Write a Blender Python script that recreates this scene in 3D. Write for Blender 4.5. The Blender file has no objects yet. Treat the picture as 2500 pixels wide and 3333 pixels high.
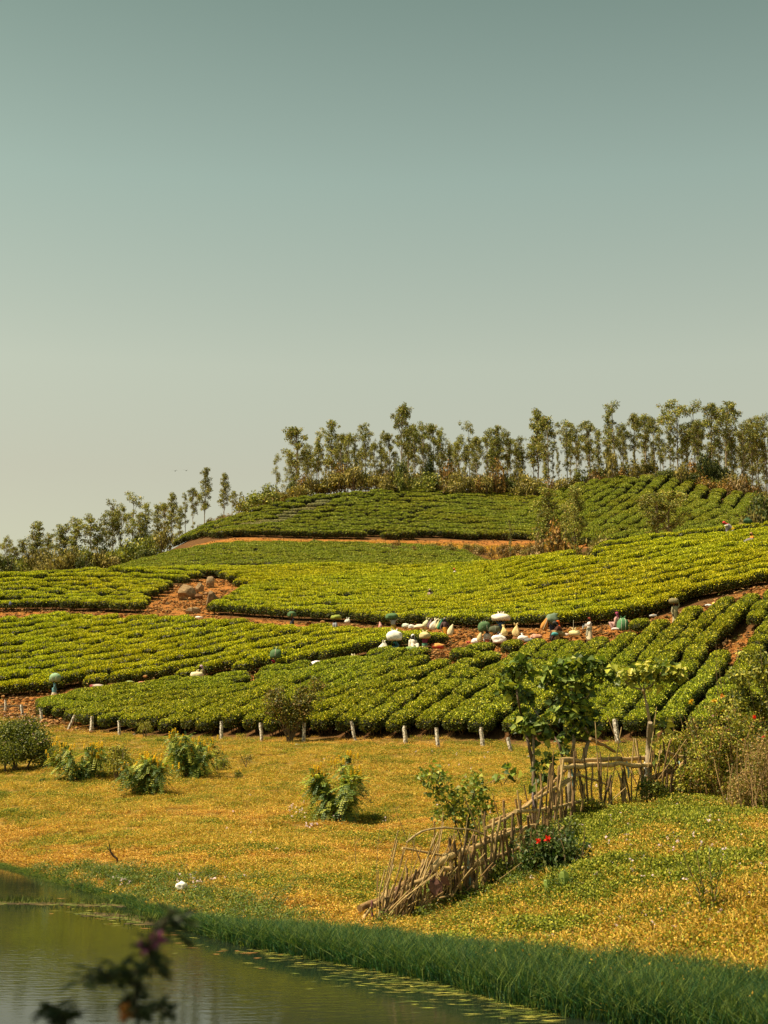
import bpy, math, random
import numpy as np
from mathutils import Vector, Matrix

# ------------------------------------------------------------------ camera, sky, sun, exposure
SC = bpy.context.scene
COL = SC.collection
R = math.radians
CAM_Z = 3.5                      # eye height above the pond
F = 4630.0                       # focal length in photo pixels (50 mm on a 36 mm tall frame)
PITCH = math.atan((2390 - 1666.5) / F)
cam_data = bpy.data.cameras.new('camera')
cam = bpy.data.objects.new('camera', cam_data)
COL.objects.link(cam)
cam.location = (0, 0, CAM_Z)
cam.rotation_euler = (R(90) + PITCH, 0, 0)
cam_data.sensor_fit = 'VERTICAL'
cam_data.sensor_height = 36.0
cam_data.lens = F / 3333 * 36.0
cam_data.clip_start = 0.1
cam_data.clip_end = 8000
cam_data.dof.use_dof = True
cam_data.dof.focus_distance = 62
cam_data.dof.aperture_fstop = 3.2
SC.camera = cam

SUN_DIR = Vector((-0.50, -0.10, 0.86)).normalized()      # towards the sun: high, from the left
SUN_EL = math.asin(SUN_DIR.z)
SUN_AZ = math.atan2(SUN_DIR.x, SUN_DIR.y)

world = bpy.data.worlds.new('World')
SC.world = world
world.use_nodes = True
wn = world.node_tree
wn.nodes.clear()
w_out = wn.nodes.new('ShaderNodeOutputWorld')
w_bg = wn.nodes.new('ShaderNodeBackground')
w_sky = wn.nodes.new('ShaderNodeTexSky')
w_sky.sky_type = 'NISHITA'
w_sky.sun_disc = False
w_sky.sun_elevation = SUN_EL
w_sky.sun_rotation = SUN_AZ
w_sky.altitude = 1500
w_sky.air_density = 1.0
w_sky.dust_density = 4.5
w_sky.ozone_density = 1.0
# dusty tropical sky: pale warm haze low down, greyer teal higher up, the same all round
w_geo = wn.nodes.new('ShaderNodeTexCoord')
w_sep = wn.nodes.new('ShaderNodeSeparateXYZ')
w_ramp = wn.nodes.new('ShaderNodeValToRGB')
w_tint = wn.nodes.new('ShaderNodeMix')
w_tint.data_type = 'RGBA'
w_tint.blend_type = 'MULTIPLY'
w_tint.inputs[0].default_value = 1.0
SKY_STOPS = [(0.0, (2.05, 1.85, 1.02)), (0.181, (2.55, 2.18, 1.22)), (0.253, (2.85, 2.62, 1.44)),
             (0.373, (2.38, 2.60, 1.46)), (0.48, (1.70, 2.02, 1.12)), (1.0, (1.15, 1.45, 0.85))]
w_el = w_ramp.color_ramp.elements
while len(w_el) < len(SKY_STOPS):
    w_el.new(0.5)
for e_, (p_, c_) in zip(w_el, SKY_STOPS):
    e_.position = p_
    e_.color = (c_[0] / 2.89, c_[1] * 0.93 / 2.89, c_[2] / 2.89) + (1,)
w_hs = wn.nodes.new('ShaderNodeHueSaturation')
w_hs.inputs['Saturation'].default_value = 0.75
wn.links.new(w_geo.outputs['Generated'], w_sep.inputs[0])
wn.links.new(w_sep.outputs['Z'], w_ramp.inputs[0])
wn.links.new(w_sky.outputs[0], w_hs.inputs['Color'])
wn.links.new(w_hs.outputs[0], w_tint.inputs[6])
wn.links.new(w_ramp.outputs[0], w_tint.inputs[7])
wn.links.new(w_tint.outputs[2], w_bg.inputs['Color'])
w_bg.inputs['Strength'].default_value = 0.116
wn.links.new(w_bg.outputs[0], w_out.inputs['Surface'])

sun_data = bpy.data.lights.new('sun', 'SUN')
sun_data.energy = 5.0
sun_data.angle = R(0.53)
sun_data.color = (1.0, 0.84, 0.58)
sun = bpy.data.objects.new('sun', sun_data)
COL.objects.link(sun)
sun.rotation_euler = SUN_DIR.to_track_quat('Z', 'Y').to_euler()

SC.view_settings.view_transform = 'Standard'
SC.view_settings.look = 'None'
SC.view_settings.exposure = 0.90
SC.view_settings.gamma = 1.0
SC.view_settings.use_curve_mapping = False
SC.cycles.max_bounces = 6
SC.cycles.diffuse_bounces = 2
SC.cycles.glossy_bounces = 3
SC.cycles.transmission_bounces = 2
SC.cycles.transparent_max_bounces = 4
SC.cycles.caustics_reflective = False
SC.cycles.caustics_refractive = False

# ------------------------------------------------------------------ generic helpers
RNG = np.random.default_rng(7)
random.seed(7)


def unproject(u, v, d):
    """World point whose picture in the photograph is (u, v) at y = d."""
    X = (u - 1250.0) / F
    Y = -(v - 1666.5) / F
    cp, sp = math.cos(PITCH), math.sin(PITCH)
    dy = cp - Y * sp
    dz = sp + Y * cp
    return np.array((X / dy * d, d, CAM_Z + dz / dy * d))


def project(P):
    P = np.atleast_2d(np.asarray(P, float))
    cp, sp = math.cos(PITCH), math.sin(PITCH)
    x, y, z = P[:, 0], P[:, 1], P[:, 2] - CAM_Z
    depth = y * cp + z * sp
    up = -y * sp + z * cp
    return np.stack((1250 + F * x / depth, 1666.5 - F * up / depth, depth), 1)


class Geo:
    """Collects vertices, faces, colours and material slots; build() makes one mesh."""

    def __init__(self):
        self.v, self.f3, self.f4, self.c, self.m3, self.m4, self.n = [], [], [], [], [], [], 0

    def add(self, V, Fs, col=(1, 1, 1), m=0):
        V = np.asarray(V, float).reshape(-1, 3)
        Fs = np.asarray(Fs, int)
        if len(Fs) == 0:
            return
        col = np.asarray(col, float)
        if col.ndim == 1:
            col = np.tile(col[:3], (len(V), 1))
        self.v.append(V)
        self.c.append(col[:, :3])
        if Fs.shape[1] == 3:
            self.f3.append(Fs + self.n)
            self.m3.append(np.full(len(Fs), m))
        else:
            self.f4.append(Fs + self.n)
            self.m4.append(np.full(len(Fs), m))
        self.n += len(V)

    def mesh(self, name, mats, smooth=False):
        V = np.concatenate(self.v)
        C = np.concatenate(self.c)
        f3 = np.concatenate(self.f3) if self.f3 else np.zeros((0, 3), int)
        f4 = np.concatenate(self.f4) if self.f4 else np.zeros((0, 4), int)
        mi = np.concatenate([x for x in self.m3 + self.m4])
        me = bpy.data.meshes.new(name)
        me.vertices.add(len(V))
        me.vertices.foreach_set('co', V.astype(np.float32).ravel())
        nl = f3.size + f4.size
        me.loops.add(nl)
        me.loops.foreach_set('vertex_index', np.concatenate((f3.ravel(), f4.ravel())).astype(np.int32))
        me.polygons.add(len(f3) + len(f4))
        st = np.concatenate((np.arange(len(f3)) * 3, len(f3) * 3 + np.arange(len(f4)) * 4)).astype(np.int32)
        me.polygons.foreach_set('loop_start', st)
        me.polygons.foreach_set('material_index', mi.astype(np.int32))
        me.polygons.foreach_set('use_smooth', np.full(len(mi), smooth))
        at = me.color_attributes.new('Col', 'FLOAT_COLOR', 'POINT')
        at.data.foreach_set('color', np.concatenate((C, np.ones((len(C), 1))), 1).astype(np.float32).ravel())
        for m in (mats if isinstance(mats, (list, tuple)) else [mats]):
            me.materials.append(m)
        me.update(calc_edges=True)
        me.validate()
        return me

    def build(self, name, mats, parent=None, smooth=False, loc=None):
        return link(name, self.mesh(name, mats, smooth), parent, loc)


def link(name, me, parent=None, loc=None, mat=None):
    o = bpy.data.objects.new(name, me)
    COL.objects.link(o)
    if parent is not None:
        o.parent = parent
    if loc is not None:
        o.location = loc
    if mat is not None:
        o.matrix_local = mat
    return o


def tag(o, label=None, cat=None, group=None, kind=None):
    if label:
        o['label'] = label
    if cat:
        o['category'] = cat
    if group:
        o['group'] = group
    if kind:
        o['kind'] = kind
    return o


def empty(name, loc, rz=0.0, s=1.0):
    o = bpy.data.objects.new(name, None)
    COL.objects.link(o)
    o.location = loc
    o.rotation_euler = (0, 0, rz)
    o.scale = (s, s, s)
    o.empty_display_size = 0.2
    return o


def copy_tree(o, parent=None):
    c = o.copy()
    COL.objects.link(c)
    if parent is not None:
        c.parent = parent
    for ch in [x for x in bpy.data.objects if x.parent == o]:
        copy_tree(ch, c)
    return c


def unit(a):
    a = np.asarray(a, float)
    return a / np.maximum(np.linalg.norm(a, axis=-1, keepdims=True), 1e-9)


def tube(g, pts, radii, col=(1, 1, 1), sides=6, m=0, cap=True):
    pts = np.asarray(pts, float)
    n = len(pts)
    radii = np.broadcast_to(np.asarray(radii, float), (n,))
    tan = unit(np.gradient(pts, axis=0))
    ref = np.array((0, 0, 1.0)) if abs(tan[0][2]) < 0.9 else np.array((1.0, 0, 0))
    a = unit(np.cross(tan[0], ref))
    rings = []
    ang = np.arange(sides) / sides * 2 * math.pi
    for i in range(n):
        a = unit(a - tan[i] * np.dot(a, tan[i]))
        b = np.cross(tan[i], a)
        rings.append(pts[i] + radii[i] * (np.cos(ang)[:, None] * a + np.sin(ang)[:, None] * b))
    V = np.concatenate(rings)
    Fs = []
    for i in range(n - 1):
        for k in range(sides):
            k2 = (k + 1) % sides
            Fs.append((i * sides + k, i * sides + k2, (i + 1) * sides + k2, (i + 1) * sides + k))
    g.add(V, Fs, col, m)
    if cap:
        for i, rev in ((0, True), (n - 1, False)):
            ring = V[i * sides:(i + 1) * sides]
            Vc = np.concatenate((ring, pts[i:i + 1]))
            ft = [(k, (k + 1) % sides, sides) for k in range(sides)]
            if rev:
                ft = [t[::-1] for t in ft]
            g.add(Vc, ft, col, m)


def bez(p0, p1, bend, n=6):
    """A bowed line from p0 to p1 with sideways offset vector bend in the middle."""
    t = np.linspace(0, 1, n)[:, None]
    return np.asarray(p0) * (1 - t) + np.asarray(p1) * t + np.asarray(bend) * (4 * t * (1 - t))


def cards(g, P, D, N, L, W, col, m=0, mid=0.45, fold=0.0):
    """Leaf shaped quads: P base, D length direction, N face normal."""
    P, D, N = np.asarray(P, float), unit(D), unit(N)
    S = unit(np.cross(D, N))
    n = len(P)
    L = np.broadcast_to(np.asarray(L, float), (n,))[:, None]
    W = np.broadcast_to(np.asarray(W, float), (n,))[:, None]
    Nn = np.cross(S, D)
    V = np.stack((P, P + D * L * mid + S * W / 2 + Nn * W * fold, P + D * L, P + D * L * mid - S * W / 2 + Nn * W * fold), 1)
    col = np.asarray(col, float)
    if col.ndim == 1:
        col = np.tile(col, (n, 1))
    g.add(V.reshape(-1, 3), np.arange(n * 4).reshape(n, 4), np.repeat(col, 4, axis=0), m)


def rand_dirs(rng, n):
    return unit(rng.normal(size=(n, 3)))


def pick(rng, palette, n, weights=None, jit=0.15):
    pal = np.asarray(palette, float)
    idx = rng.choice(len(pal), n, p=weights)
    return pal[idx] * (1 + jit * rng.normal(size=(n, 1)))


def ico(sub=2):
    import bmesh
    bm = bmesh.new()
    bmesh.ops.create_icosphere(bm, subdivisions=sub, radius=1)
    V = np.array([v.co[:] for v in bm.verts])
    Fc = np.array([[x.index for x in f.verts] for f in bm.faces])
    bm.free()
    return V, Fc


ICO1, ICO2, ICO3 = ico(1), ico(2), ico(3)


def vnoise(P, scale=1.0, seed=0):
    """Cheap smooth pseudo noise in [-1, 1] from sums of sines."""
    r = np.random.default_rng(seed)
    P = np.asarray(P, float) * scale
    out = np.zeros(P.shape[:-1])
    for k in range(6):
        w = r.normal(size=P.shape[-1]) * (1 + 0.5 * k)
        out += np.sin(P @ w + r.uniform(0, 6.28)) / (1 + 0.35 * k)
    return out / 3.2


# ------------------------------------------------------------------ materials
def new_mat(name):
    m = bpy.data.materials.new(name)
    m.use_nodes = True
    nt = m.node_tree
    nt.nodes.clear()
    return m, nt


def N(nt, t, **kw):
    n = nt.nodes.new(t)
    for k, v in kw.items():
        setattr(n, k, v)
    return n


def mixc(nt, a, b, fac, mode='MIX'):
    n = N(nt, 'ShaderNodeMix', data_type='RGBA', blend_type=mode)
    for sock, val in ((n.inputs[0], fac), (n.inputs[6], a), (n.inputs[7], b)):
        if hasattr(val, 'links') or isinstance(val, bpy.types.NodeSocket):
            nt.links.new(val, sock)
        elif isinstance(val, (int, float)):
            sock.default_value = val
        else:
            sock.default_value = (*val[:3], 1)
    return n.outputs[2]


def ramp(nt, fac, stops):
    n = N(nt, 'ShaderNodeValToRGB')
    el = n.color_ramp.elements
    while len(el) < len(stops):
        el.new(0.5)
    for e, (p, c) in zip(el, stops):
        e.position = p
        e.color = (*c[:3], 1) if not isinstance(c, (int, float)) else (c, c, c, 1)
    nt.links.new(fac, n.inputs[0])
    return n.outputs[0]


def noise(nt, scale, detail=4, rough=0.55, obj=False, vec=None):
    n = N(nt, 'ShaderNodeTexNoise')
    n.inputs['Scale'].default_value = scale
    n.inputs['Detail'].default_value = detail
    n.inputs['Roughness'].default_value = rough
    if vec is None:
        if obj:
            vec = N(nt, 'ShaderNodeTexCoord').outputs['Object']
        else:
            vec = N(nt, 'ShaderNodeNewGeometry').outputs['Position']
    nt.links.new(vec, n.inputs['Vector'])
    return n.outputs['Fac']


def leaf_mat(name, trans=0.3, rough=0.45, spec=0.35, patch=None, rnd=0.25, patch_scale=0.12):
    """Foliage: colour from the mesh, varied per object and in slow patches over the land."""
    m, nt = new_mat(name)
    at = N(nt, 'ShaderNodeAttribute', attribute_name='Col')
    col = at.outputs['Color']
    if patch is not None:
        nz = noise(nt, patch_scale, 3)
        fac = ramp(nt, nz, [(0.42, 0.0), (0.66, 1.0)])
        col = mixc(nt, col, mixc(nt, col, patch, 1.0, 'MULTIPLY'), fac)
    oi = N(nt, 'ShaderNodeObjectInfo')
    hs = N(nt, 'ShaderNodeHueSaturation')
    mr = N(nt, 'ShaderNodeMapRange')
    mr.inputs[3].default_value = 1 - rnd
    mr.inputs[4].default_value = 1 + rnd
    nt.links.new(oi.outputs['Random'], mr.inputs[0])
    nt.links.new(mr.outputs[0], hs.inputs['Value'])
    nt.links.new(col, hs.inputs['Color'])
    col = hs.outputs[0]
    bs = N(nt, 'ShaderNodeBsdfPrincipled')
    bs.inputs['Roughness'].default_value = rough
    bs.inputs['Specular IOR Level'].default_value = spec
    nt.links.new(col, bs.inputs['Base Color'])
    out = N(nt, 'ShaderNodeOutputMaterial')
    if trans > 0:
        tr = N(nt, 'ShaderNodeBsdfTranslucent')
        nt.links.new(mixc(nt, col, (1.1, 1.2, 0.5), 1.0, 'MULTIPLY'), tr.inputs['Color'])
        ms = N(nt, 'ShaderNodeMixShader')
        ms.inputs[0].default_value = trans
        nt.links.new(bs.outputs[0], ms.inputs[1])
        nt.links.new(tr.outputs[0], ms.inputs[2])
        nt.links.new(ms.outputs[0], out.inputs['Surface'])
    else:
        nt.links.new(bs.outputs[0], out.inputs['Surface'])
    return m


def plain_mat(name, rough=0.8, spec=0.2, var=0.25, scale=6.0, bump=0.3, tint=None):
    """Mesh colour broken up by object-space noise, with fine bump."""
    m, nt = new_mat(name)
    if tint is None:
        at = N(nt, 'ShaderNodeAttribute', attribute_name='Col')
        col = at.outputs['Color']
    else:
        rgb = N(nt, 'ShaderNodeRGB')
        rgb.outputs[0].default_value = (*tint, 1)
        col = rgb.outputs[0]
    nz = noise(nt, scale, 5, 0.6, obj=True)
    dk = ramp(nt, nz, [(0.3, 1 - var), (0.7, 1 + 0.0)])
    col = mixc(nt, col, dk, 1.0, 'MULTIPLY')
    bs = N(nt, 'ShaderNodeBsdfPrincipled')
    bs.inputs['Roughness'].default_value = rough
    bs.inputs['Specular IOR Level'].default_value = spec
    nt.links.new(col, bs.inputs['Base Color'])
    if bump:
        bp = N(nt, 'ShaderNodeBump')
        bp.inputs['Strength'].default_value = bump
        bp.inputs['Distance'].default_value = 0.03
        nt.links.new(nz, bp.inputs['Height'])
        nt.links.new(bp.outputs[0], bs.inputs['Normal'])
    out = N(nt, 'ShaderNodeOutputMaterial')
    nt.links.new(bs.outputs[0], out.inputs['Surface'])
    return m


M = {}
M['tea'] = leaf_mat('tea_leaf', trans=0.25, rough=0.5, spec=0.22, patch=(1.08, 0.95, 0.75), rnd=0.12, patch_scale=0.09)
M['leaf'] = leaf_mat('shrub_leaf', trans=0.3, rough=0.5, spec=0.3, rnd=0.1)
M['tree'] = leaf_mat('tree_leaf', trans=0.25, rough=0.55, spec=0.25, rnd=0.22)
M['grass'] = leaf_mat('grass_blade', trans=0.3, rough=0.6, spec=0.15, rnd=0.2)
M['bark'] = plain_mat('bark', 0.85, 0.1, 0.45, 9, 0.5)
M['cloth'] = plain_mat('woven_cloth', 0.85, 0.1, 0.18, 14, 0.3)
M['skin'] = plain_mat('skin', 0.55, 0.3, 0.1, 8, 0.05)
M['stone'] = plain_mat('stone', 0.9, 0.1, 0.5, 5, 0.6)

# ------------------------------------------------------------------ terrain
TU = [0, 350, 700, 1050, 1400, 1750, 2100, 2500]
# (distance, image row of the ground) for eight photo columns: shore, four steps up the grass, fence line, lower track, upper track, cut bank,
# mid slope, ridge, dip behind it, lower far field, its top, terrace bank, far hill, its top, behind, beyond
TT = [
    [(38.7, 2809), (31.2, 2910), (24.9, 3040), (22.3, 3118), (20.3, 3190), (18.1, 3285), (17, 3345), (15.7, 3420)],
    [(48, 2665), (40, 2755), (33, 2865), (30.5, 2900), (28, 2960), (24.5, 3010), (21.5, 3120), (20, 3150)],
    [(56, 2570), (46, 2660), (42, 2700), (40, 2720), (38, 2740), (31, 2800), (25, 2900), (22, 2960)],
    [(66, 2480), (54, 2570), (54, 2540), (52, 2550), (50, 2560), (38, 2640), (31, 2700), (27, 2770)],
    [(76, 2395), (66, 2455), (64, 2450), (62, 2440), (60, 2450), (50, 2535), (40, 2590), (34, 2640)],
    [(88, 2318), (76, 2385), (70, 2407), (66.5, 2412), (64, 2420), (63, 2432), (62, 2425), (62, 2410)],
    [(93, 2300), (92, 2262), (89, 2228), (84.5, 2182), (80.5, 2140), (73, 2270), (73, 2245), (73, 2190)],
    [(112, 2010), (108, 2020), (102, 2035), (96, 2065), (89, 2092), (83, 2112), (82, 2068), (83, 1950)],
    [(115, 1985), (111, 2000), (105, 2008), (99, 2035), (92, 2045), (86, 2050), (85, 2025), (86, 1915)],
    [(119, 1945), (118, 1950), (115, 1955), (110, 1965), (105, 1985), (95, 1975), (94, 1895), (94, 1815)],
    [(125, 1895), (128, 1880), (132, 1870), (132, 1862), (130, 1868), (108, 1846), (105, 1780), (103, 1735)],
    [(145, 1935), (150, 1905), (150, 1875), (150, 1868), (148, 1872), (135, 1890), (135, 1850), (135, 1820)],
    [(165, 1925), (175, 1878), (170, 1832), (172, 1828), (172, 1832), (170, 1850), (170, 1820), (170, 1810)],
    [(185, 1915), (195, 1866), (204, 1786), (207, 1782), (209, 1788), (205, 1790), (200, 1770), (200, 1750)],
    [(190, 1912), (200, 1868), (211, 1758), (213, 1757), (215, 1760), (217, 1762), (212, 1735), (212, 1725)],
    [(220, 1915), (230, 1880), (226, 1735), (240, 1675), (245, 1665), (242, 1690), (230, 1680), (232, 1700)],
    [(240, 1915), (250, 1880), (238, 1712), (262, 1610), (268, 1600), (270, 1620), (265, 1568), (262, 1640)],
    [(290, 1930), (290, 1890), (280, 1725), (290, 1612), (295, 1605), (295, 1605), (290, 1570), (290, 1620)],
    [(340, 1990), (340, 1950), (340, 1790), (340, 1670), (340, 1660), (340, 1660), (340, 1630), (340, 1670)],
]
K = len(TT)
NA, ND = 420, 1500
A_GRID = np.linspace(-0.72, 0.72, NA)
LOGD = np.linspace(math.log(1.0), math.log(4200.0), ND)
D_GRID = np.exp(LOGD)
TA = np.array([(u - 1250) / F for u in TU])


def hermite(x, xs, ys):
    m = np.gradient(ys, xs)
    x = np.clip(x, xs[0], xs[-1])
    i = np.clip(np.searchsorted(xs, x) - 1, 0, len(xs) - 2)
    h = xs[i + 1] - xs[i]
    t = (x - xs[i]) / h
    return ((2 * t**3 - 3 * t**2 + 1) * ys[i] + (t**3 - 2 * t**2 + t) * h * m[i]
            + (-2 * t**3 + 3 * t**2) * ys[i + 1] + (t**3 - t**2) * h * m[i + 1])


KD = np.zeros((K, NA))
KZ = np.zeros((K, NA))
for k in range(K):
    ds = np.array([p[0] for p in TT[k]], float)
    zs = np.array([unproject(u, p[1], p[0])[2] for u, p in zip(TU, TT[k])])
    if k == 0:          # the waterline: where those lines of sight meet the pond
        w1 = [unproject(u, p[1], 1.0) for u, p in zip(TU, TT[0])]
        ds = np.array([CAM_Z / (CAM_Z - q[2]) for q in w1])
        zs[:] = 0.0
    KD[k] = hermite(A_GRID, TA, ds)
    KZ[k] = hermite(A_GRID, TA, zs)
# left of the photograph the far shore runs on outwards
ZTAB = np.zeros((NA, ND))
kern = np.exp(-0.5 * (np.arange(-4, 5) / 1.6) ** 2)
kern /= kern.sum()
for i in range(NA):
    s = KD[0, i]
    dk = np.maximum.accumulate(np.concatenate(([1.0, 3.2, 9.0, 11.0, s - 2.2], KD[:, i], [520, 1200, 4200])) + np.arange(K + 8) * 1e-4)
    zk = np.concatenate(([1.9, 1.8, -0.5, -0.7, -0.55], KZ[:, i], [18.0, 5.0, -20.0]))
    z = np.interp(D_GRID, dk, zk)
    ZTAB[i] = np.convolve(np.pad(z, 4, mode='edge'), kern, mode='valid')
ZTAB = np.stack([np.convolve(np.pad(ZTAB[:, j], 4, mode='edge'), kern, mode='valid') for j in range(ND)], 1)


def lumps(x, y):
    """Small unevenness of the turf between shore and fence."""
    P = np.stack((x, y), -1)
    return 0.12 * vnoise(P, 0.35, 3) + 0.09 * vnoise(P, 1.3, 4) + 0.05 * vnoise(P, 3.4, 6)


def knot(k, x, y):
    """Distance of terrain line k in the direction of (x, y)."""
    return np.interp(np.asarray(x) / np.maximum(np.asarray(y), 0.1), A_GRID, KD[k])


def ground(x, y):
    x, y = np.asarray(x, float), np.asarray(y, float)
    a = np.clip(x / np.maximum(y, 0.5), A_GRID[0], A_GRID[-1])
    fa = (a - A_GRID[0]) / (A_GRID[1] - A_GRID[0])
    fd = (np.log(np.clip(y, 1.0, 4190)) - LOGD[0]) / (LOGD[1] - LOGD[0])
    ia = np.clip(fa.astype(int), 0, NA - 2)
    i_d = np.clip(fd.astype(int), 0, ND - 2)
    ta, td = fa - ia, fd - i_d
    z = (ZTAB[ia, i_d] * (1 - ta) * (1 - td) + ZTAB[ia + 1, i_d] * ta * (1 - td)
         + ZTAB[ia, i_d + 1] * (1 - ta) * td + ZTAB[ia + 1, i_d + 1] * ta * td)
    fade = np.clip((y - knot(0, x, y) - 1.0) / 3, 0, 1) * np.clip((knot(5, x, y) - y) / 4, 0, 1)
    return z + lumps(x, y) * fade


def gnd(x, y):
    return float(ground(np.array([x]), np.array([y]))[0])


def hit(u, v, dmin=13.0, dmax=420.0):
    """First ground point on the line of sight of photo pixel (u, v), searched from dmin on."""
    ds = np.exp(np.linspace(math.log(dmin), math.log(dmax), 4000))
    p1 = unproject(u, v, 1.0)
    x = p1[0] * ds
    z = CAM_Z + (p1[2] - CAM_Z) * ds
    below = np.nonzero(z <= ground(x, ds))[0]
    if len(below) == 0:
        i = int(np.argmin(z - ground(x, ds)))
    else:
        i = int(below[0])
    return np.array((x[i], ds[i], gnd(x[i], ds[i])))


def slope_at(x, y):
    e = 0.6
    return ((gnd(x + e, y) - gnd(x - e, y)) / (2 * e), (gnd(x, y + e) - gnd(x, y - e)) / (2 * e))


def in_poly(P, poly):
    x, y = P[:, 0], P[:, 1]
    res = np.zeros(len(P), bool)
    n = len(poly)
    for i in range(n):
        x1, y1 = poly[i][:2]
        x2, y2 = poly[(i + 1) % n][:2]
        c = ((y1 > y) != (y2 > y)) & (x < (x2 - x1) * (y - y1) / (y2 - y1 + 1e-12) + x1)
        res ^= c
    return res


def dist_poly(P, line):
    P = np.asarray(P, float)[:, :2]
    best = np.full(len(P), 1e9)
    for a, b in zip(line[:-1], line[1:]):
        a, b = np.asarray(a[:2]), np.asarray(b[:2])
        ab = b - a
        t = np.clip(((P - a) @ ab) / max(ab @ ab, 1e-9), 0, 1)
        best = np.minimum(best, np.linalg.norm(P - (a + t[:, None] * ab), axis=1))
    return best


CLEARING = [hit(u, v) for u, v in ((470, 2000), (478, 1960), (540, 1925), (640, 1890), (700, 1880), (790, 1905), (800, 1945), (735, 1985), (660, 2010), (560, 2022))]
NOTCH = [hit(u, v) for u, v in ((1845, 1850), (1872, 1823), (1955, 1820), (1975, 1838), (1930, 1850))]
TRACKS = [[hit(u, v) for u, v in ((1475, 2085), (1455, 2130), (1440, 2190))],
          [hit(u, v) for u, v in ((880, 2190), (845, 2215), (812, 2262))],
          [hit(u, v) for u, v in ((2450, 2075), (2400, 2110), (2375, 2140))],
          [hit(u, v) for u, v in ((1640, 2110), (1590, 2165))]]

# terrain sheet, with the ground kind stored per vertex: R = turf, G = bare red earth, B = dry brush
d_lines = np.concatenate((np.linspace(1.0, 14, 16), np.exp(np.linspace(math.log(14.6), math.log(345), 560)), np.array([380, 430, 520, 700, 1000, 1600, 2600, 4100])))
a_lines = np.concatenate((np.linspace(-0.72, -0.31, 26), np.linspace(-0.30, 0.30, 260), np.linspace(0.31, 0.72, 26)))
AA, DD = np.meshgrid(a_lines, d_lines)
X, Y = (AA * DD).ravel(), DD.ravel()
Zt = ground(X, Y)
PXY = np.stack((X, Y), 1)
turf = 1 - np.clip((Y - (knot(5, X, Y) - 0.3 + 0.5 * vnoise(PXY, 0.9, 11))) / 1.2, 0, 1)
red = np.zeros(len(X))
red = np.maximum(red, 1 - np.clip((np.abs(Y - (knot(7, X, Y) + 1.2)) - 1.8) / 0.8, 0, 1))
inA = (X / Y < (1480 - 1250) / F)
red = np.maximum(red, np.where(inA, 1 - np.clip((np.abs(Y - knot(6, X, Y)) - 1.0) / 0.8, 0, 1), 0))
red = np.maximum(red, in_poly(PXY, CLEARING).astype(float))
red = np.maximum(red, in_poly(PXY, NOTCH).astype(float))
for tr in TRACKS:
    red = np.maximum(red, 1 - np.clip((dist_poly(PXY, tr) - 0.6) / 0.6, 0, 1))
leftred = (X / Y < (300 - 1250) / F) & (Y > knot(5, X, Y) - 2.5) & (Y < knot(6, X, Y) + 1)
red = np.maximum(red, leftred.astype(float))
bank = ((Y > knot(13, X, Y) - 1) & (Y < knot(14, X, Y) + 0.5)).astype(float)
red = np.maximum(red, bank)
brush = np.clip((Y - knot(16, X, Y) + 2) / 4, 0, 1)
Zt = Zt + red * 0.05 * vnoise(PXY, 2.3, 21) * (Y < 220) + (1 - turf) * 0.03 * vnoise(PXY, 1.5, 22) * (Y < 150)
na, nd = len(a_lines), len(d_lines)
idx = np.arange(na * nd).reshape(nd, na)
quads = np.stack((idx[:-1, :-1], idx[:-1, 1:], idx[1:, 1:], idx[1:, :-1]), -1).reshape(-1, 4)


def ground_mat():
    m, nt = new_mat('hillside_ground')
    at = N(nt, 'ShaderNodeAttribute', attribute_name='Col')
    sep = N(nt, 'ShaderNodeSeparateColor')
    nt.links.new(at.outputs['Color'], sep.inputs[0])
    n_big = noise(nt, 0.35, 4)
    n_mid = noise(nt, 2.2, 5)
    n_fine = noise(nt, 14.0, 6, 0.7)
    straw = ramp(nt, n_fine, [(0.3, (0.13, 0.075, 0.02)), (0.5, (0.30, 0.18, 0.045)), (0.72, (0.46, 0.29, 0.08))])
    green = ramp(nt, n_fine, [(0.3, (0.05, 0.06, 0.012)), (0.7, (0.20, 0.19, 0.035))])
    turf_c = mixc(nt, straw, green, ramp(nt, n_mid, [(0.42, 0.0), (0.62, 0.8)]))
    litter = ramp(nt, n_fine, [(0.3, (0.045, 0.025, 0.012)), (0.55, (0.13, 0.065, 0.025)), (0.8, (0.24, 0.13, 0.05))])
    earth = ramp(nt, n_fine, [(0.28, (0.14, 0.052, 0.014)), (0.5, (0.36, 0.145, 0.036)), (0.72, (0.52, 0.24, 0.07))])
    earth = mixc(nt, earth, litter, ramp(nt, n_mid, [(0.5, 0.0), (0.72, 0.6)]))
    dry = ramp(nt, n_fine, [(0.3, (0.10, 0.055, 0.015)), (0.7, (0.36, 0.20, 0.06))])
    c = mixc(nt, litter, turf_c, sep.outputs[0])
    c = mixc(nt, c, dry, sep.outputs[2])
    c = mixc(nt, c, earth, sep.outputs[1])
    bs = N(nt, 'ShaderNodeBsdfPrincipled')
    bs.inputs['Roughness'].default_value = 0.95
    bs.inputs['Specular IOR Level'].default_value = 0.05
    nt.links.new(c, bs.inputs['Base Color'])
    bp = N(nt, 'ShaderNodeBump')
    bp.inputs['Strength'].default_value = 0.8
    bp.inputs['Distance'].default_value = 0.12
    nt.links.new(n_fine, bp.inputs['Height'])
    bp2 = N(nt, 'ShaderNodeBump')
    bp2.inputs['Strength'].default_value = 0.6
    bp2.inputs['Distance'].default_value = 0.3
    nt.links.new(n_mid, bp2.inputs['Height'])
    nt.links.new(bp2.outputs[0], bp.inputs['Normal'])
    nt.links.new(bp.outputs[0], bs.inputs['Normal'])
    out = N(nt, 'ShaderNodeOutputMaterial')
    nt.links.new(bs.outputs[0], out.inputs['Surface'])
    return m


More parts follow.
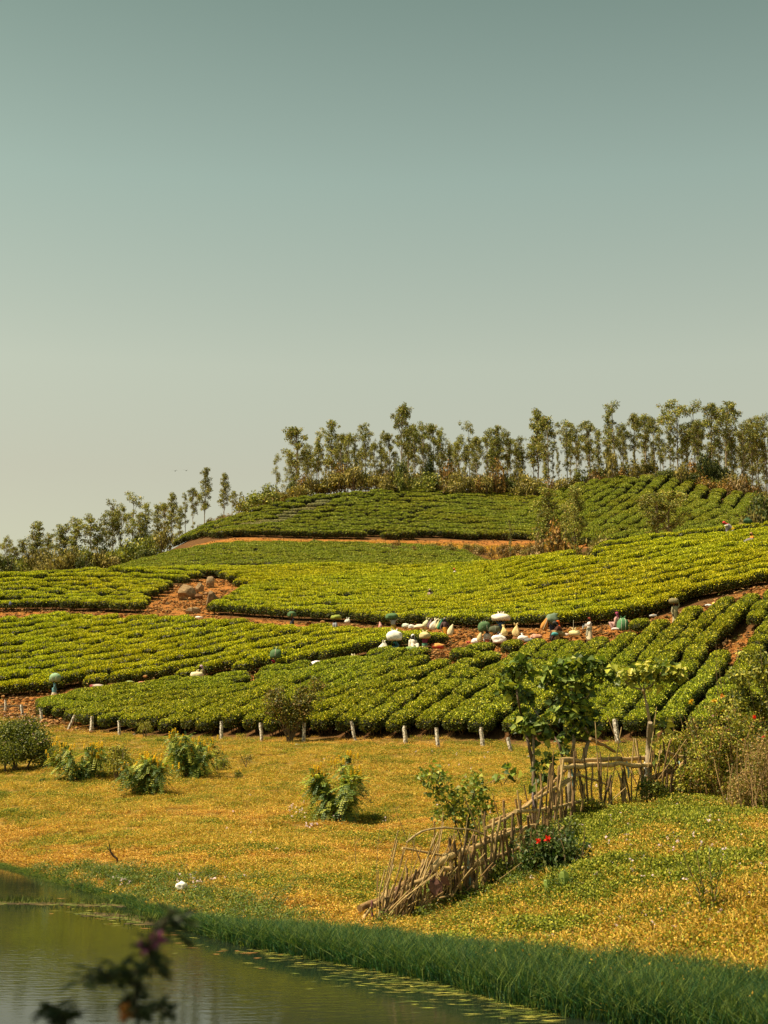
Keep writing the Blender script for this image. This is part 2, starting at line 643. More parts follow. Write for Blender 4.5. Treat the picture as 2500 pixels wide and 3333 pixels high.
M['ground'] = ground_mat()
g = Geo()
g.add(np.stack((X, Y, Zt), 1), quads, np.stack((turf, red, brush), 1))
tag(g.build('hillside_ground', M['ground'], smooth=True), kind='structure')


# pond
def water_mat():
    m, nt = new_mat('pond_water')
    bs = N(nt, 'ShaderNodeBsdfPrincipled')
    nz = noise(nt, 0.25, 3)
    c = ramp(nt, nz, [(0.35, (0.008, 0.014, 0.009)), (0.65, (0.014, 0.020, 0.012))])
    nt.links.new(c, bs.inputs['Base Color'])
    bs.inputs['Roughness'].default_value = 0.05
    bs.inputs['IOR'].default_value = 1.33
    geo = N(nt, 'ShaderNodeNewGeometry')
    mp = N(nt, 'ShaderNodeMapping')
    mp.inputs['Scale'].default_value = (1.0, 2.6, 1.0)
    nt.links.new(geo.outputs['Position'], mp.inputs['Vector'])
    nz2 = noise(nt, 3.0, 3, 0.5, vec=mp.outputs[0])
    # gusts: ripples stronger in some patches than in others
    gust = ramp(nt, noise(nt, 0.12, 2), [(0.35, 0.15), (0.65, 1.0)])
    bp = N(nt, 'ShaderNodeBump')
    bp.inputs['Distance'].default_value = 0.0045
    nt.links.new(gust, bp.inputs['Strength'])
    nt.links.new(nz2, bp.inputs['Height'])
    nt.links.new(bp.outputs[0], bs.inputs['Normal'])
    out = N(nt, 'ShaderNodeOutputMaterial')
    nt.links.new(bs.outputs[0], out.inputs['Surface'])
    return m


g = Geo()
g.add([(-60, 2.5, 0), (60, 2.5, 0), (60, 60, 0), (-60, 60, 0)], [(0, 1, 2, 3)])
tag(g.build('pond_water', water_mat()), kind='structure')

# ------------------------------------------------------------------ tea
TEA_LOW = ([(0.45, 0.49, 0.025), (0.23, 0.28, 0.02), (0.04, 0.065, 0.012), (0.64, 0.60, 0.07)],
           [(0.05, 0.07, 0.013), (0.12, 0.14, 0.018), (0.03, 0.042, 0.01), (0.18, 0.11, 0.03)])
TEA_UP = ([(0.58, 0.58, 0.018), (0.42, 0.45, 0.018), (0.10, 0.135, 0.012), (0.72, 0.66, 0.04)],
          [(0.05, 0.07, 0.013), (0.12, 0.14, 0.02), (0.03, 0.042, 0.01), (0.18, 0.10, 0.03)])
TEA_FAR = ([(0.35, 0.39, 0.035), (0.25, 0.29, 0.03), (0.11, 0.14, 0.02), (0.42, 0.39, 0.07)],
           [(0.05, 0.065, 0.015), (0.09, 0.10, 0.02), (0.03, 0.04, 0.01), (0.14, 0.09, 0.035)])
TEA_PALE = ([(0.42, 0.40, 0.24), (0.30, 0.30, 0.15), (0.20, 0.2, 0.08), (0.5, 0.46, 0.32)],
            [(0.10, 0.09, 0.04), (0.12, 0.11, 0.05), (0.05, 0.05, 0.02), (0.2, 0.15, 0.08)])


def tea_foliage(rng, a, b, c, zc, nleaf, pal, L=0.085, W=0.045, p=2.7):
    """Clipped canopy: a lumpy pillow of single leaves round a dark twiggy core."""
    g = Geo()
    V, Fc = ICO2
    q = np.array((a, b, c))
    seed = int(rng.integers(1000))

    def shell(d, k=1.0):
        r = (np.abs(d) ** p).sum(1) ** (-1 / p)
        P = d * r[:, None] * q * k
        lump = 1 + 0.10 * vnoise(P, 2.6, seed)
        P[:, 2] = np.maximum(P[:, 2], -0.75 * c)
        P *= lump[:, None]
        P[:, 2] += zc
        return P
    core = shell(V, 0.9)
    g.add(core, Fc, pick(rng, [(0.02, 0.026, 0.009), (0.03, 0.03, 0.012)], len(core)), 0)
    # sample directions so that points are spread evenly over the flattish pillow
    n0 = nleaf * 3
    S = rng.uniform(-1, 1, (n0, 3))
    ax = rng.choice(3, n0, p=np.array((b * c, a * c, a * b)) / (b * c + a * c + a * b))
    S[np.arange(n0), ax] = np.where(ax == 2, np.where(rng.random(n0) < 0.85, 1, -1), rng.choice((-1, 1), n0))
    S = S[:nleaf]
    P = shell(unit(S), 1.0)
    Nn = np.sign(P - (0, 0, zc)) * np.abs((P - (0, 0, zc)) / q) ** (p - 1) / q
    Nn = unit(Nn)
    top = np.clip(Nn[:, 2], 0, 1)
    D = unit(np.cross(Nn, rand_dirs(rng, nleaf)) + Nn * rng.uniform(0.1, 0.9, (nleaf, 1)) + np.array((0, 0, 0.25)))
    Nm = unit(Nn + 0.9 * rng.normal(size=(nleaf, 3)))
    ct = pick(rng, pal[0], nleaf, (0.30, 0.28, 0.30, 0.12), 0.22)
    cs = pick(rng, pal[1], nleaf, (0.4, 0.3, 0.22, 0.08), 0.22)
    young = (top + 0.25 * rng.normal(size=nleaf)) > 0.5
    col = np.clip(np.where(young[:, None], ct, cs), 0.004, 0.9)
    P = P + Nn * rng.uniform(-0.05, 0.02, (nleaf, 1))
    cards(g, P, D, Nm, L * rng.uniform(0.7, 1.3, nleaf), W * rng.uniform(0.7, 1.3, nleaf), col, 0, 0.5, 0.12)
    return g


def tea_stems(rng, a, b, zc):
    g = Geo()
    for i in range(4):
        x, y = rng.uniform(-0.5, 0.5) * a, rng.uniform(-0.4, 0.4) * b
        for j in range(2):
            tube(g, bez((x, y, -0.15), (x + rng.uniform(-.3, .3), y + rng.uniform(-.25, .25), zc), rng.normal(size=3) * .06, 5),
                 np.linspace(0.03, 0.012, 5), (0.17, 0.11, 0.06), 5, 0, False)
    return g


tea_rng = np.random.default_rng(21)
NVAR = 6
low_meshes, up_meshes, far_meshes, pale_meshes, stem_meshes = [], [], [], [], []
for i in range(NVAR):
    k = tea_rng.uniform(0.94, 1.06, 3)
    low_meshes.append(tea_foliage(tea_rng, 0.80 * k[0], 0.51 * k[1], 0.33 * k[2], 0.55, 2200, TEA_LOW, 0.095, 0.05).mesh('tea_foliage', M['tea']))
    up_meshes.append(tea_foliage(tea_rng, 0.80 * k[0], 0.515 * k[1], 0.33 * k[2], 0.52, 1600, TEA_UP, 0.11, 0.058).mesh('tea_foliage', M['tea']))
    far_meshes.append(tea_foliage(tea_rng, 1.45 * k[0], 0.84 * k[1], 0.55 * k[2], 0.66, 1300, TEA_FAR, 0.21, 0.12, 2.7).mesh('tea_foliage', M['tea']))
    stem_meshes.append(tea_stems(tea_rng, 0.8, 0.6, 0.5).mesh('tea_stems', M['bark']))
for i in range(2):
    pale_meshes.append(tea_foliage(tea_rng, 1.4, 0.9, 0.42, 0.6, 1200, TEA_PALE, 0.17, 0.09, 2.7).mesh('tea_foliage', M['tea']))


def rows_between(lines, spacing, step, rng, dmin, wander=0.12):
    """Bush places along rows that fan between control lines (photo pixels set down on the land)."""
    W = []
    for ln in lines:
        pts = [hit(u, v, dm) for (u, v), dm in ((p, dmin) for p in ln)]
        pts = np.array(pts)[:, :2]
        seg = np.concatenate(([0], np.cumsum(np.linalg.norm(np.diff(pts, axis=0), axis=1))))
        t = np.linspace(0, 1, 160)
        # parameter by knot number so that control points of neighbouring lines pair up
        kk = np.linspace(0, 1, len(pts))
        W.append(np.stack((np.interp(t, kk, pts[:, 0]), np.interp(t, kk, pts[:, 1])), 1))
    out = []
    for A, B in zip(W[:-1], W[1:]):
        L = np.linalg.norm(np.diff((A + B) / 2, axis=0), axis=1).sum()
        nstep = max(2, int(L / step))
        tt = (np.arange(nstep) + 0.5) / nstep
        ii = np.linspace(0, 1, 160)
        a = np.stack((np.interp(tt, ii, A[:, 0]), np.interp(tt, ii, A[:, 1])), 1)
        b = np.stack((np.interp(tt, ii, B[:, 0]), np.interp(tt, ii, B[:, 1])), 1)
        tang = unit(np.gradient((a + b) / 2, axis=0))
        dist = np.abs((b - a)[:, 0] * tang[:, 1] - (b - a)[:, 1] * tang[:, 0])
        hyst = None
        for i in range(nstep):
            want = dist[i] / spacing
            if hyst is None or abs(want - hyst) > 0.65:
                hyst = max(1, round(want))
            off = rng.uniform(-0.15, 0.15)
            for j in range(hyst):
                s = (j + 0.5) / hyst
                p = a[i] * (1 - s) + b[i] * s
                tg = unit(np.array((np.gradient(a, axis=0)[i] * (1 - s) + np.gradient(b, axis=0)[i] * s)))
                p = p + tg * (off + rng.normal() * wander + (0.5 * step if j % 2 else 0)) + np.array((-tg[1], tg[0])) * rng.normal() * wander * 0.5
                out.append((p[0], p[1], math.atan2(tg[1], tg[0])))
    return np.array(out)


zr = np.random.default_rng(5)
LOWER = [
    [(60, 2325), (300, 2282), (560, 2250), (850, 2222)],
    [(180, 2365), (500, 2290), (820, 2236), (1180, 2178)],
    [(420, 2400), (655, 2335), (900, 2255), (1320, 2150)],
    [(655, 2412), (851, 2320), (1070, 2230), (1440, 2135)],
    [(870, 2415), (1050, 2345), (1250, 2245), (1500, 2140)],
    [(1122, 2418), (1250, 2340), (1420, 2235), (1660, 2115)],
    [(1385, 2425), (1500, 2345), (1650, 2235), (1810, 2115)],
    [(1560, 2430), (1690, 2330), (1800, 2230), (1950, 2105)],
    [(1800, 2430), (1930, 2330), (2070, 2200), (2220, 2025)],
    [(1980, 2430), (2090, 2310), (2230, 2150), (2420, 1985)],
    [(2180, 2430), (2290, 2310), (2410, 2150), (2560, 1970)],
    [(2400, 2430), (2500, 2310), (2600, 2160), (2720, 1970)],
    [(2600, 2430), (2720, 2310), (2820, 2160), (2920, 1970)],
]
MIDDLE = [
    [(-160, 2055), (100, 2035), (250, 2022), (420, 2015)],
    [(-160, 2130), (150, 2095), (400, 2060), (700, 2030)],
    [(-160, 2195), (230, 2155), (560, 2110), (930, 2050)],
    [(-160, 2250), (300, 2210), (650, 2150), (1080, 2065)],
    [(60, 2275), (450, 2235), (800, 2165), (1240, 2085)],
    [(480, 2243), (750, 2195), (1000, 2140), (1370, 2095)],
    [(850, 2198), (1000, 2162), (1180, 2128), (1430, 2105)],
    [(1100, 2172), (1220, 2150), (1330, 2128), (1460, 2112)],
]
UPPER = [
    [(-160, 1990), (300, 1992), (740, 2008), (1100, 2030), (1430, 2050), (1800, 2050), (2050, 2030), (2250, 1965), (2500, 1912), (2680, 1875)],
    [(-160, 1958), (300, 1962), (740, 1985), (1100, 2000), (1430, 2012), (1750, 1985), (2050, 1940), (2300, 1880), (2500, 1838), (2680, 1800)],
    [(-160, 1935), (300, 1935), (740, 1950), (1100, 1960), (1430, 1952), (1700, 1920), (2000, 1870), (2300, 1805), (2500, 1778), (2680, 1750)],
    [(-160, 1915), (300, 1908), (740, 1915), (1100, 1920), (1430, 1908), (1650, 1885), (1850, 1845), (2100, 1802), (2500, 1752), (2680, 1730)],
    [(-160, 1897), (300, 1884), (740, 1872), (1100, 1864), (1400, 1869), (1600, 1862), (1760, 1846), (2100, 1784), (2500, 1738), (2680, 1722)],
]
WEDGE = [
    [(330, 1882), (560, 1868), (900, 1862), (1250, 1862), (1600, 1866)],
    [(365, 1868), (580, 1832), (880, 1828), (1150, 1828), (1560, 1842)],
    [(400, 1858), (600, 1808), (850, 1795), (1100, 1796), (1500, 1812)],
    [(440, 1846), (640, 1790), (850, 1783), (1100, 1783), (1400, 1792)],
]
DOME = [
    [(570, 1762), (700, 1758), (1050, 1757), (1400, 1762), (1620, 1775), (1780, 1790)],
    [(580, 1755), (740, 1735), (1050, 1722), (1400, 1728), (1640, 1735), (1780, 1745)],
    [(590, 1750), (740, 1715), (1050, 1672), (1400, 1672), (1640, 1690), (1790, 1690)],
    [(600, 1745), (740, 1704), (1000, 1632), (1300, 1606), (1560, 1616), (1790, 1630)],
]
RIGHTDOME = [
    [(1640, 1720), (1700, 1670), (1800, 1610), (1900, 1580)],
    [(1720, 1730), (1790, 1680), (1880, 1620), (1980, 1578)],
    [(1790, 1730), (1850, 1690), (1950, 1630), (2060, 1585)],
    [(1860, 1770), (1960, 1705), (2080, 1630), (2180, 1575)],
    [(1960, 1785), (2090, 1720), (2220, 1645), (2310, 1580)],
    [(2100, 1790), (2230, 1730), (2340, 1670), (2400, 1605)],
    [(2230, 1785), (2350, 1735), (2430, 1690), (2470, 1640)],
    [(2360, 1790), (2460, 1750), (2530, 1710), (2580, 1680)],
]
z_low = rows_between(LOWER, 1.30, 0.82, zr, 50)
z_mid = rows_between(MIDDLE, 1.32, 0.9, zr, 85)
z_up = rows_between(UPPER, 1.42, 0.95, zr, 80)
z_wdg = rows_between(WEDGE, 2.2, 1.9, zr, 152, 0.2)
z_dom = rows_between(DOME, 2.5, 2.2, zr, 205, 0.3)
z_rdm = rows_between(RIGHTDOME, 2.7, 1.9, zr, 195, 0.25)


def keep(zone, cond):
    return zone[cond]


def az(zone):
    return zone[:, 0] / zone[:, 1]


def clear_of(zone, r=0.8):
    ok = ~in_poly(zone, CLEARING) & ~in_poly(zone, NOTCH)
    for tr in TRACKS:
        ok &= dist_poly(zone, tr) > r
    return ok


A_J = (1470 - 1250) / F
lim_low = np.where(az(z_low) < A_J, knot(6, z_low[:, 0], z_low[:, 1]) - 1.35, knot(7, z_low[:, 0], z_low[:, 1]) - 1.6 + 1.9 * (az(z_low) > (2070 - 1250) / F))
z_low = keep(z_low, (z_low[:, 1] < lim_low) & (z_low[:, 1] > knot(5, z_low[:, 0], z_low[:, 1]) + 1.2) & clear_of(z_low)
             & ~((az(z_low) < (150 - 1250) / F)))
z_mid = keep(z_mid, (z_mid[:, 1] > knot(6, z_mid[:, 0], z_mid[:, 1]) + 1.2) & (z_mid[:, 1] < knot(7, z_mid[:, 0], z_mid[:, 1]) - 1.3)
             & (az(z_mid) < A_J) & clear_of(z_mid))
open_bank = np.clip((az(z_up) - (1440 - 1250) / F) / 0.02, 0, 1) * np.clip(((2080 - 1250) / F - az(z_up)) / 0.02, 0, 1)
z_up = keep(z_up, (z_up[:, 1] > knot(7, z_up[:, 0], z_up[:, 1]) + 1.7 - 0.65 * (az(z_up) > (2080 - 1250) / F) + open_bank * (knot(8, z_up[:, 0], z_up[:, 1]) - knot(7, z_up[:, 0], z_up[:, 1]) - 1.5)) & (z_up[:, 1] < knot(10, z_up[:, 0], z_up[:, 1]) + 5) & clear_of(z_up, 1.0))
z_wdg = keep(z_wdg, (z_wdg[:, 1] < knot(13, z_wdg[:, 0], z_wdg[:, 1]) - 0.5))
z_dom = keep(z_dom, (z_dom[:, 1] > knot(14, z_dom[:, 0], z_dom[:, 1]) + 1.0) & (z_dom[:, 1] < knot(16, z_dom[:, 0], z_dom[:, 1]) + 3))
z_rdm = keep(z_rdm, (z_rdm[:, 1] < knot(16, z_rdm[:, 0], z_rdm[:, 1]) + 1) & (zr.random(len(z_rdm)) > 0.04))


def bush_frames(zone, sc, rng, tilt=0.8):
    """Position, rotation matrix and scale of every bush: along its row, leaning with the slope."""
    x, y, th = zone.T
    e = 0.7
    gx = (ground(x + e, y) - ground(x - e, y)) / (2 * e)
    gy = (ground(x, y + e) - ground(x, y - e)) / (2 * e)
    nrm = unit(np.stack((-gx * tilt, -gy * tilt, np.ones_like(gx)), 1))
    tx = np.stack((np.cos(th), np.sin(th), np.zeros_like(th)), 1)
    flip = rng.choice((-1, 1), len(th))[:, None]
    ex = unit(tx * flip - nrm * ((tx * flip) * nrm).sum(1, keepdims=True))
    ey = np.cross(nrm, ex)
    Rm = np.stack((ex, ey, nrm), 2)
    P = np.stack((x, y, ground(x, y)), 1)
    n = len(zone)
    S = sc * np.stack((rng.normal(1.0, 0.07, n), rng.normal(1.0, 0.05, n), rng.normal(1.0, 0.07, n) + 0.05 * vnoise(P[:, :2], 0.5, 9)), 1)
    return P, Rm, S


def scatter(name, P, Rm, S, vid, objs, label=None, cat=None, kind='stuff'):
    """One object that holds many instances of a few meshes."""
    me = bpy.data.meshes.new(name)
    n = len(P)
    me.vertices.add(n)
    me.vertices.foreach_set('co', np.asarray(P, np.float32).ravel())
    eul = np.array([Matrix(r.tolist()).to_euler()[:] for r in Rm], np.float32)
    for nm, typ, key, dat in (('rot', 'FLOAT_VECTOR', 'vector', eul), ('siz', 'FLOAT_VECTOR', 'vector', np.asarray(S, np.float32)), ('vid', 'INT', 'value', np.asarray(vid, np.int32))):
        at = me.attributes.new(nm, typ, 'POINT')
        at.data.foreach_set(key, dat.ravel())
    pool = bpy.data.collections.new(name + '_pool')
    for i, m_ in enumerate(objs):
        pool.objects.link(bpy.data.objects.new('%s_kind_%02d' % (name, i), m_))
    o = link(name, me)
    ng = bpy.data.node_groups.new(name + '_nodes', 'GeometryNodeTree')
    ng.interface.new_socket('Geometry', in_out='INPUT', socket_type='NodeSocketGeometry')
    ng.interface.new_socket('Geometry', in_out='OUTPUT', socket_type='NodeSocketGeometry')
    gi, go = ng.nodes.new('NodeGroupInput'), ng.nodes.new('NodeGroupOutput')
    ip = ng.nodes.new('GeometryNodeInstanceOnPoints')
    ci = ng.nodes.new('GeometryNodeCollectionInfo')
    ci.inputs['Collection'].default_value = pool
    ci.inputs['Separate Children'].default_value = True
    ci.inputs['Reset Children'].default_value = True
    ip.inputs['Pick Instance'].default_value = True

    def attr(nm, typ):
        a = ng.nodes.new('GeometryNodeInputNamedAttribute')
        a.data_type = typ
        a.inputs['Name'].default_value = nm
        return a.outputs['Attribute']
    e2r = ng.nodes.new('FunctionNodeEulerToRotation')
    ng.links.new(attr('rot', 'FLOAT_VECTOR'), e2r.inputs[0])
    ng.links.new(e2r.outputs[0], ip.inputs['Rotation'])
    ng.links.new(attr('siz', 'FLOAT_VECTOR'), ip.inputs['Scale'])
    ng.links.new(attr('vid', 'INT'), ip.inputs['Instance Index'])
    ng.links.new(ci.outputs[0], ip.inputs['Instance'])
    ng.links.new(gi.outputs[0], ip.inputs['Points'])
    ng.links.new(ip.outputs[0], go.inputs[0])
    md = o.modifiers.new('scatter', 'NODES')
    md.node_group = ng
    return tag(o, label, cat, None, kind)


def frame_mat(p, r, s):
    m = Matrix.Identity(4)
    for i in range(3):
        for j in range(3):
            m[i][j] = r[i][j] * s[j]
        m[i][3] = p[i]
    return m


br = np.random.default_rng(31)
# the bushes that show largest stand as things of their own, the rest are masses of rows
P, Rm, S = bush_frames(z_low, 1.0, br)
px = project(P + (0, 0, 0.5))
inside = (px[:, 0] > -20) & (px[:, 0] < 2520)
order = np.argsort(np.where(inside, P[:, 1], 1e6))
single = order[:290]
vid = br.integers(0, NVAR, len(P))
front = P[:, 1] - knot(5, P[:, 0], P[:, 1])
for i in single:
    b = link('tea_bush', low_meshes[vid[i]], None, None, frame_mat(P[i], Rm[i], S[i]))
    u = px[i][0]
    if front[i] < 3.0:
        lab, grp = ('clipped tea bush at the lower end of a row, right behind the white fence posts', 'tea bushes at the lower row ends')
    elif u < 900:
        lab, grp = ('clipped tea bush within the gently slanting rows of the lower block, left of the sapling', 'tea bushes in the gently slanting lower rows')
    elif u < 1600:
        lab, grp = ('clipped tea bush within the slanting lower rows between the sapling and the big-leaved fence trees', 'tea bushes in the middle lower rows')
    else:
        lab, grp = ('clipped tea bush within the steep lower rows behind the big-leaved fence trees', 'tea bushes in the steep lower rows')
    tag(b, lab, 'tea bush', grp)
    link('stems', stem_meshes[vid[i]], b)
rest = order[290:]


def with_stems(P, Rm, S, vid, frac):
    return P, Rm, S, vid


scatter('lower_tea_rows', P[rest], Rm[rest], S[rest], vid[rest], low_meshes, 'clipped tea rows of the lower block away from the fence posts', 'tea rows')
P, Rm, S = bush_frames(np.concatenate((z_mid, z_up)), 1.04, br)
vid = br.integers(0, NVAR, len(P))
scatter('upper_tea_rows', P, Rm, S, vid, up_meshes, 'bright yellow-green clipped tea rows above the lower track', 'tea rows')
edge = np.concatenate((z_mid[:, 1] < knot(6, z_mid[:, 0], z_mid[:, 1]) + 2.6, z_up[:, 1] < knot(8, z_up[:, 0], z_up[:, 1]) + 1.8))
scatter('tea_stems_along_the_tracks', P[edge], Rm[edge], S[edge], vid[edge], stem_meshes, 'bare twisted tea stems under the bushes that edge the red tracks', 'tea stems')
far = np.concatenate((z_wdg, z_dom, z_rdm))
P, Rm, S = bush_frames(far, 1.0, br)
S[:len(z_wdg)] *= 0.8
S[:len(z_wdg) + len(z_dom)] *= (1.0, 0.86, 0.95)
S[len(z_wdg) + len(z_dom):] *= (1.12, 1.12, 1.25)
vid = br.integers(0, NVAR, len(P))
streak = [hit(u, v, 205) for u, v in ((840, 1722), (930, 1698), (1010, 1668), (1090, 1640))]
pale = (dist_poly(P, streak) < 2.2 + 0.8 * vnoise(P[:, :2], 0.3, 2)) & (br.random(len(P)) < 0.8) & (P[:, 1] > 205)
vid[pale] = NVAR + br.integers(0, 2, pale.sum())
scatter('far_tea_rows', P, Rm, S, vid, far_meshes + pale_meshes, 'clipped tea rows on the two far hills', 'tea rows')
print('tea bushes', len(z_low), len(z_mid), len(z_up), len(z_wdg), len(z_dom), len(z_rdm))

# ------------------------------------------------------------------ turf, reeds, water weed
gr = np.random.default_rng(77)
STRAW = [(0.62, 0.38, 0.06), (0.48, 0.28, 0.045), (0.72, 0.50, 0.11), (0.20, 0.11, 0.025)]
RUSTY = [(0.56, 0.27, 0.05), (0.42, 0.18, 0.035), (0.62, 0.36, 0.09), (0.16, 0.07, 0.02)]
GREEN = [(0.24, 0.27, 0.03), (0.13, 0.17, 0.022), (0.36, 0.34, 0.045), (0.05, 0.07, 0.013)]
REED = [(0.026, 0.085, 0.030), (0.012, 0.045, 0.020), (0.055, 0.13, 0.04), (0.015, 0.05, 0.022), (0.14, 0.19, 0.04)]
SEDGE = [(0.13, 0.19, 0.03), (0.08, 0.13, 0.025), (0.22, 0.25, 0.04), (0.05, 0.08, 0.02)]


def tuft(rng, n, rad, h0, h1, w, pal, spread=0.6, leafy=0.0):
    g = Geo()
    an = rng.uniform(0, 6.283, n)
    rr = rad * np.sqrt(rng.random(n))
    P = np.stack((rr * np.cos(an), rr * np.sin(an), np.full(n, -0.02)), 1)
    D = unit(np.stack((rng.normal(size=n) * spread, rng.normal(size=n) * spread, np.ones(n)), 1))
    h = rng.uniform(h0, h1, n)
    nm = unit(np.cross(D, rand_dirs(rng, n)))
    col = np.clip(pick(rng, pal, n, None, 0.2), 0.003, 0.9)
    S = unit(np.cross(D, nm))
    bend = rng.normal(size=(n, 3)) * (0.22, 0.22, 0.0) - (0, 0, 0.05)
    Mid = P + D * h[:, None] * 0.55
    Tip = P + D * h[:, None] + bend * h[:, None] * 1.6
    V = np.stack((P - S * w / 2, P + S * w / 2, Mid + S * w * 0.4, Mid - S * w * 0.4, Tip), 1).reshape(-1, 3)
    k = np.arange(n)[:, None] * 5
    c5 = np.repeat(col, 5, axis=0)
    g.add(V, np.concatenate((k + 0, k + 1, k + 2, k + 3), 1), c5)
    g.add(V, np.concatenate((k + 3, k + 2, k + 4), 1), c5)
    if leafy:
        m = int(n * leafy)
        an = rng.uniform(0, 6.283, m)
        rr = rad * np.sqrt(rng.random(m))
        Q = np.stack((rr * np.cos(an), rr * np.sin(an), rng.uniform(0.01, h1 * 0.8, m)), 1)
        cards(g, Q, rand_dirs(rng, m) + (0, 0, 0.2), rand_dirs(rng, m) * 0.6 + (0, 0, 1), 0.035, 0.026, pick(rng, pal, m, None, 0.2).clip(0.003, 0.9), 0, 0.5, 0.1)
    return g


def yaw_frames(n, rng, lean=0.12):
    yaw = rng.uniform(0, 6.283, n)
    out = np.zeros((n, 3, 3))
    c, s = np.cos(yaw), np.sin(yaw)
    out[:, 0, 0], out[:, 0, 1], out[:, 1, 0], out[:, 1, 1], out[:, 2, 2] = c, -s, s, c, 1
    return out


turf_meshes = []
for i in range(3):
    turf_meshes.append(tuft(gr, 110, 0.24, 0.05, 0.15, 0.012, STRAW + GREEN[:1], 1.1, 0.3).mesh('turf', M['grass']))
for i in range(3):
    turf_meshes.append(tuft(gr, 110, 0.24, 0.04, 0.12, 0.012, RUSTY + STRAW, 1.3, 0.3).mesh('turf', M['grass']))
for i in range(3):
    turf_meshes.append(tuft(gr, 90, 0.24, 0.05, 0.14, 0.012, GREEN + STRAW[:1], 0.9, 0.9).mesh('turf', M['grass']))
for i in range(2):
    turf_meshes.append(tuft(gr, 70, 0.22, 0.10, 0.28, 0.012, STRAW + GREEN[:2], 0.8, 0.2).mesh('turf', M['grass']))
for i in range(2):
    turf_meshes.append(tuft(gr, 70, 0.22, 0.06, 0.18, 0.013, GREEN, 0.9, 2.6).mesh('turf', M['grass']))

n = 62000
a = gr.uniform(-0.32, 0.33, n)
d = np.exp(gr.uniform(math.log(15.5), math.log(93), n))
x, y = a * d, d
ok = (y > knot(0, x, y) + 0.15) & (y < knot(5, x, y) + gr.uniform(-0.6, 1.3, n)) & (ground(x, y) > 0.02)
ok &= ~((a < (200 - 1250) / F) & (y > knot(5, x, y) - 1.5) & (gr.random(n) < 0.8))
x, y, a = x[ok], y[ok], a[ok]
n = len(x)
Pn = np.stack((x, y), 1)
uu = 1250 + a * F
green = 0.35 * vnoise(Pn, 0.22, 41) + 0.40 * vnoise(Pn, 0.9, 42) + 0.45 * vnoise(Pn, 2.2, 45) + 0.12 * gr.normal(size=n) + 0.02
shore_d = y - knot(0, x, y)
rightfg = np.clip((uu - 1350) / 350, 0, 1) * np.clip((41 - y) / 6, 0, 1)
green += 0.12 * np.clip((knot(5, x, y) - y < 6) * 1.0, 0, 1) + 0.22 * rightfg * (shore_d > 5)
green -= 0.30 * np.clip((7.5 - shore_d) / 5, 0, 1)
rust = 0.10 * gr.normal(size=n) + 0.5 * vnoise(Pn, 0.3, 43) + 0.3 * vnoise(Pn, 1.4, 46) + 0.35 * np.clip((9 - shore_d) / 6, 0, 1) * (uu < 1250) + 0.3 * (knot(5, x, y) - y < 1.2)
r3 = gr.random(n)
vid = np.where(r3 < 0.10, 9 + gr.integers(0, 2, n), gr.integers(0, 3, n))
vid = np.where(rust > 0.22, 3 + gr.integers(0, 3, n), vid)
vid = np.where(green > 0.16, 6 + gr.integers(0, 3, n), vid)
vid = np.where((green > 0.42) & (rightfg > 0.2) | ((green > 0.75)), 11 + gr.integers(0, 2, n), vid)
S = np.repeat(gr.uniform(0.7, 1.35, n)[:, None], 3, axis=1) * np.stack((np.ones(n), np.ones(n), (0.8 + 0.35 * rightfg + 0.35 * vnoise(Pn, 0.9, 47)).clip(0.4, 2)), 1)
scatter('turf', np.stack((x, y, ground(x, y)), 1), yaw_frames(n, gr), S, vid, turf_meshes, 'dry orange and green turf on the slope between pond and fence posts', 'grass')

# reeds along the water
reed_meshes = [tuft(gr, 64, 0.20, 0.14, 0.52, 0.011, REED, 0.28).mesh('reeds', M['grass']) for i in range(4)]
sedge_meshes = [tuft(gr, 50, 0.18, 0.08, 0.26, 0.013, SEDGE, 0.4, 0.5).mesh('sedge', M['grass']) for i in range(3)]
n = 16000
a = gr.uniform(-0.30, 0.34, n)
uu = 1250 + a * F
wid = np.interp(uu, [-200, 300, 560, 800, 1250, 1700, 2100, 2600], [0.5, 0.7, 0.9, 1.8, 3.1, 3.7, 3.4, 2.8])
s = gr.random(n) ** 0.9
off = -0.12 + s * wid
ys = np.interp(a, A_GRID, KD[0]) + off
xs = a * ys
rag = vnoise(np.stack((xs, ys), 1), 0.8, 51)
rag2 = vnoise(np.stack((xs, ys), 1), 2.6, 52)
keep_ = (off < wid * (0.70 + 0.30 * rag + 0.22 * rag2 + 0.12 * gr.normal(size=n))) & (gr.random(n) < np.where(uu < 560, 0.32, 0.50) * np.clip(1.25 - 0.95 * off / wid, 0.1, 1))
xs, ys, uu, off, wid = xs[keep_], ys[keep_], uu[keep_], off[keep_], wid[keep_]
n = len(xs)
hh = gr.uniform(0.75, 1.15, n) * np.interp(uu, [0, 560, 900, 1600, 2500], [0.5, 0.6, 0.85, 1.05, 1.1]) * np.clip(1.15 - 0.5 * off / wid, 0.5, 1.1)
vid = np.where((uu < 620 + 260 * gr.normal(size=n)) | (gr.random(n) < 0.06 + 0.5 * (off > wid * 0.8)), 4 + gr.integers(0, 3, n), gr.integers(0, 4, n))
S = np.stack((np.ones(n), np.ones(n), hh), 1)
scatter('reeds', np.stack((xs, ys, np.maximum(ground(xs, ys), -0.06)), 1), yaw_frames(n, gr), S, vid, reed_meshes + sedge_meshes, 'dark green reeds and paler sedge along the edge of the pond', 'reeds')

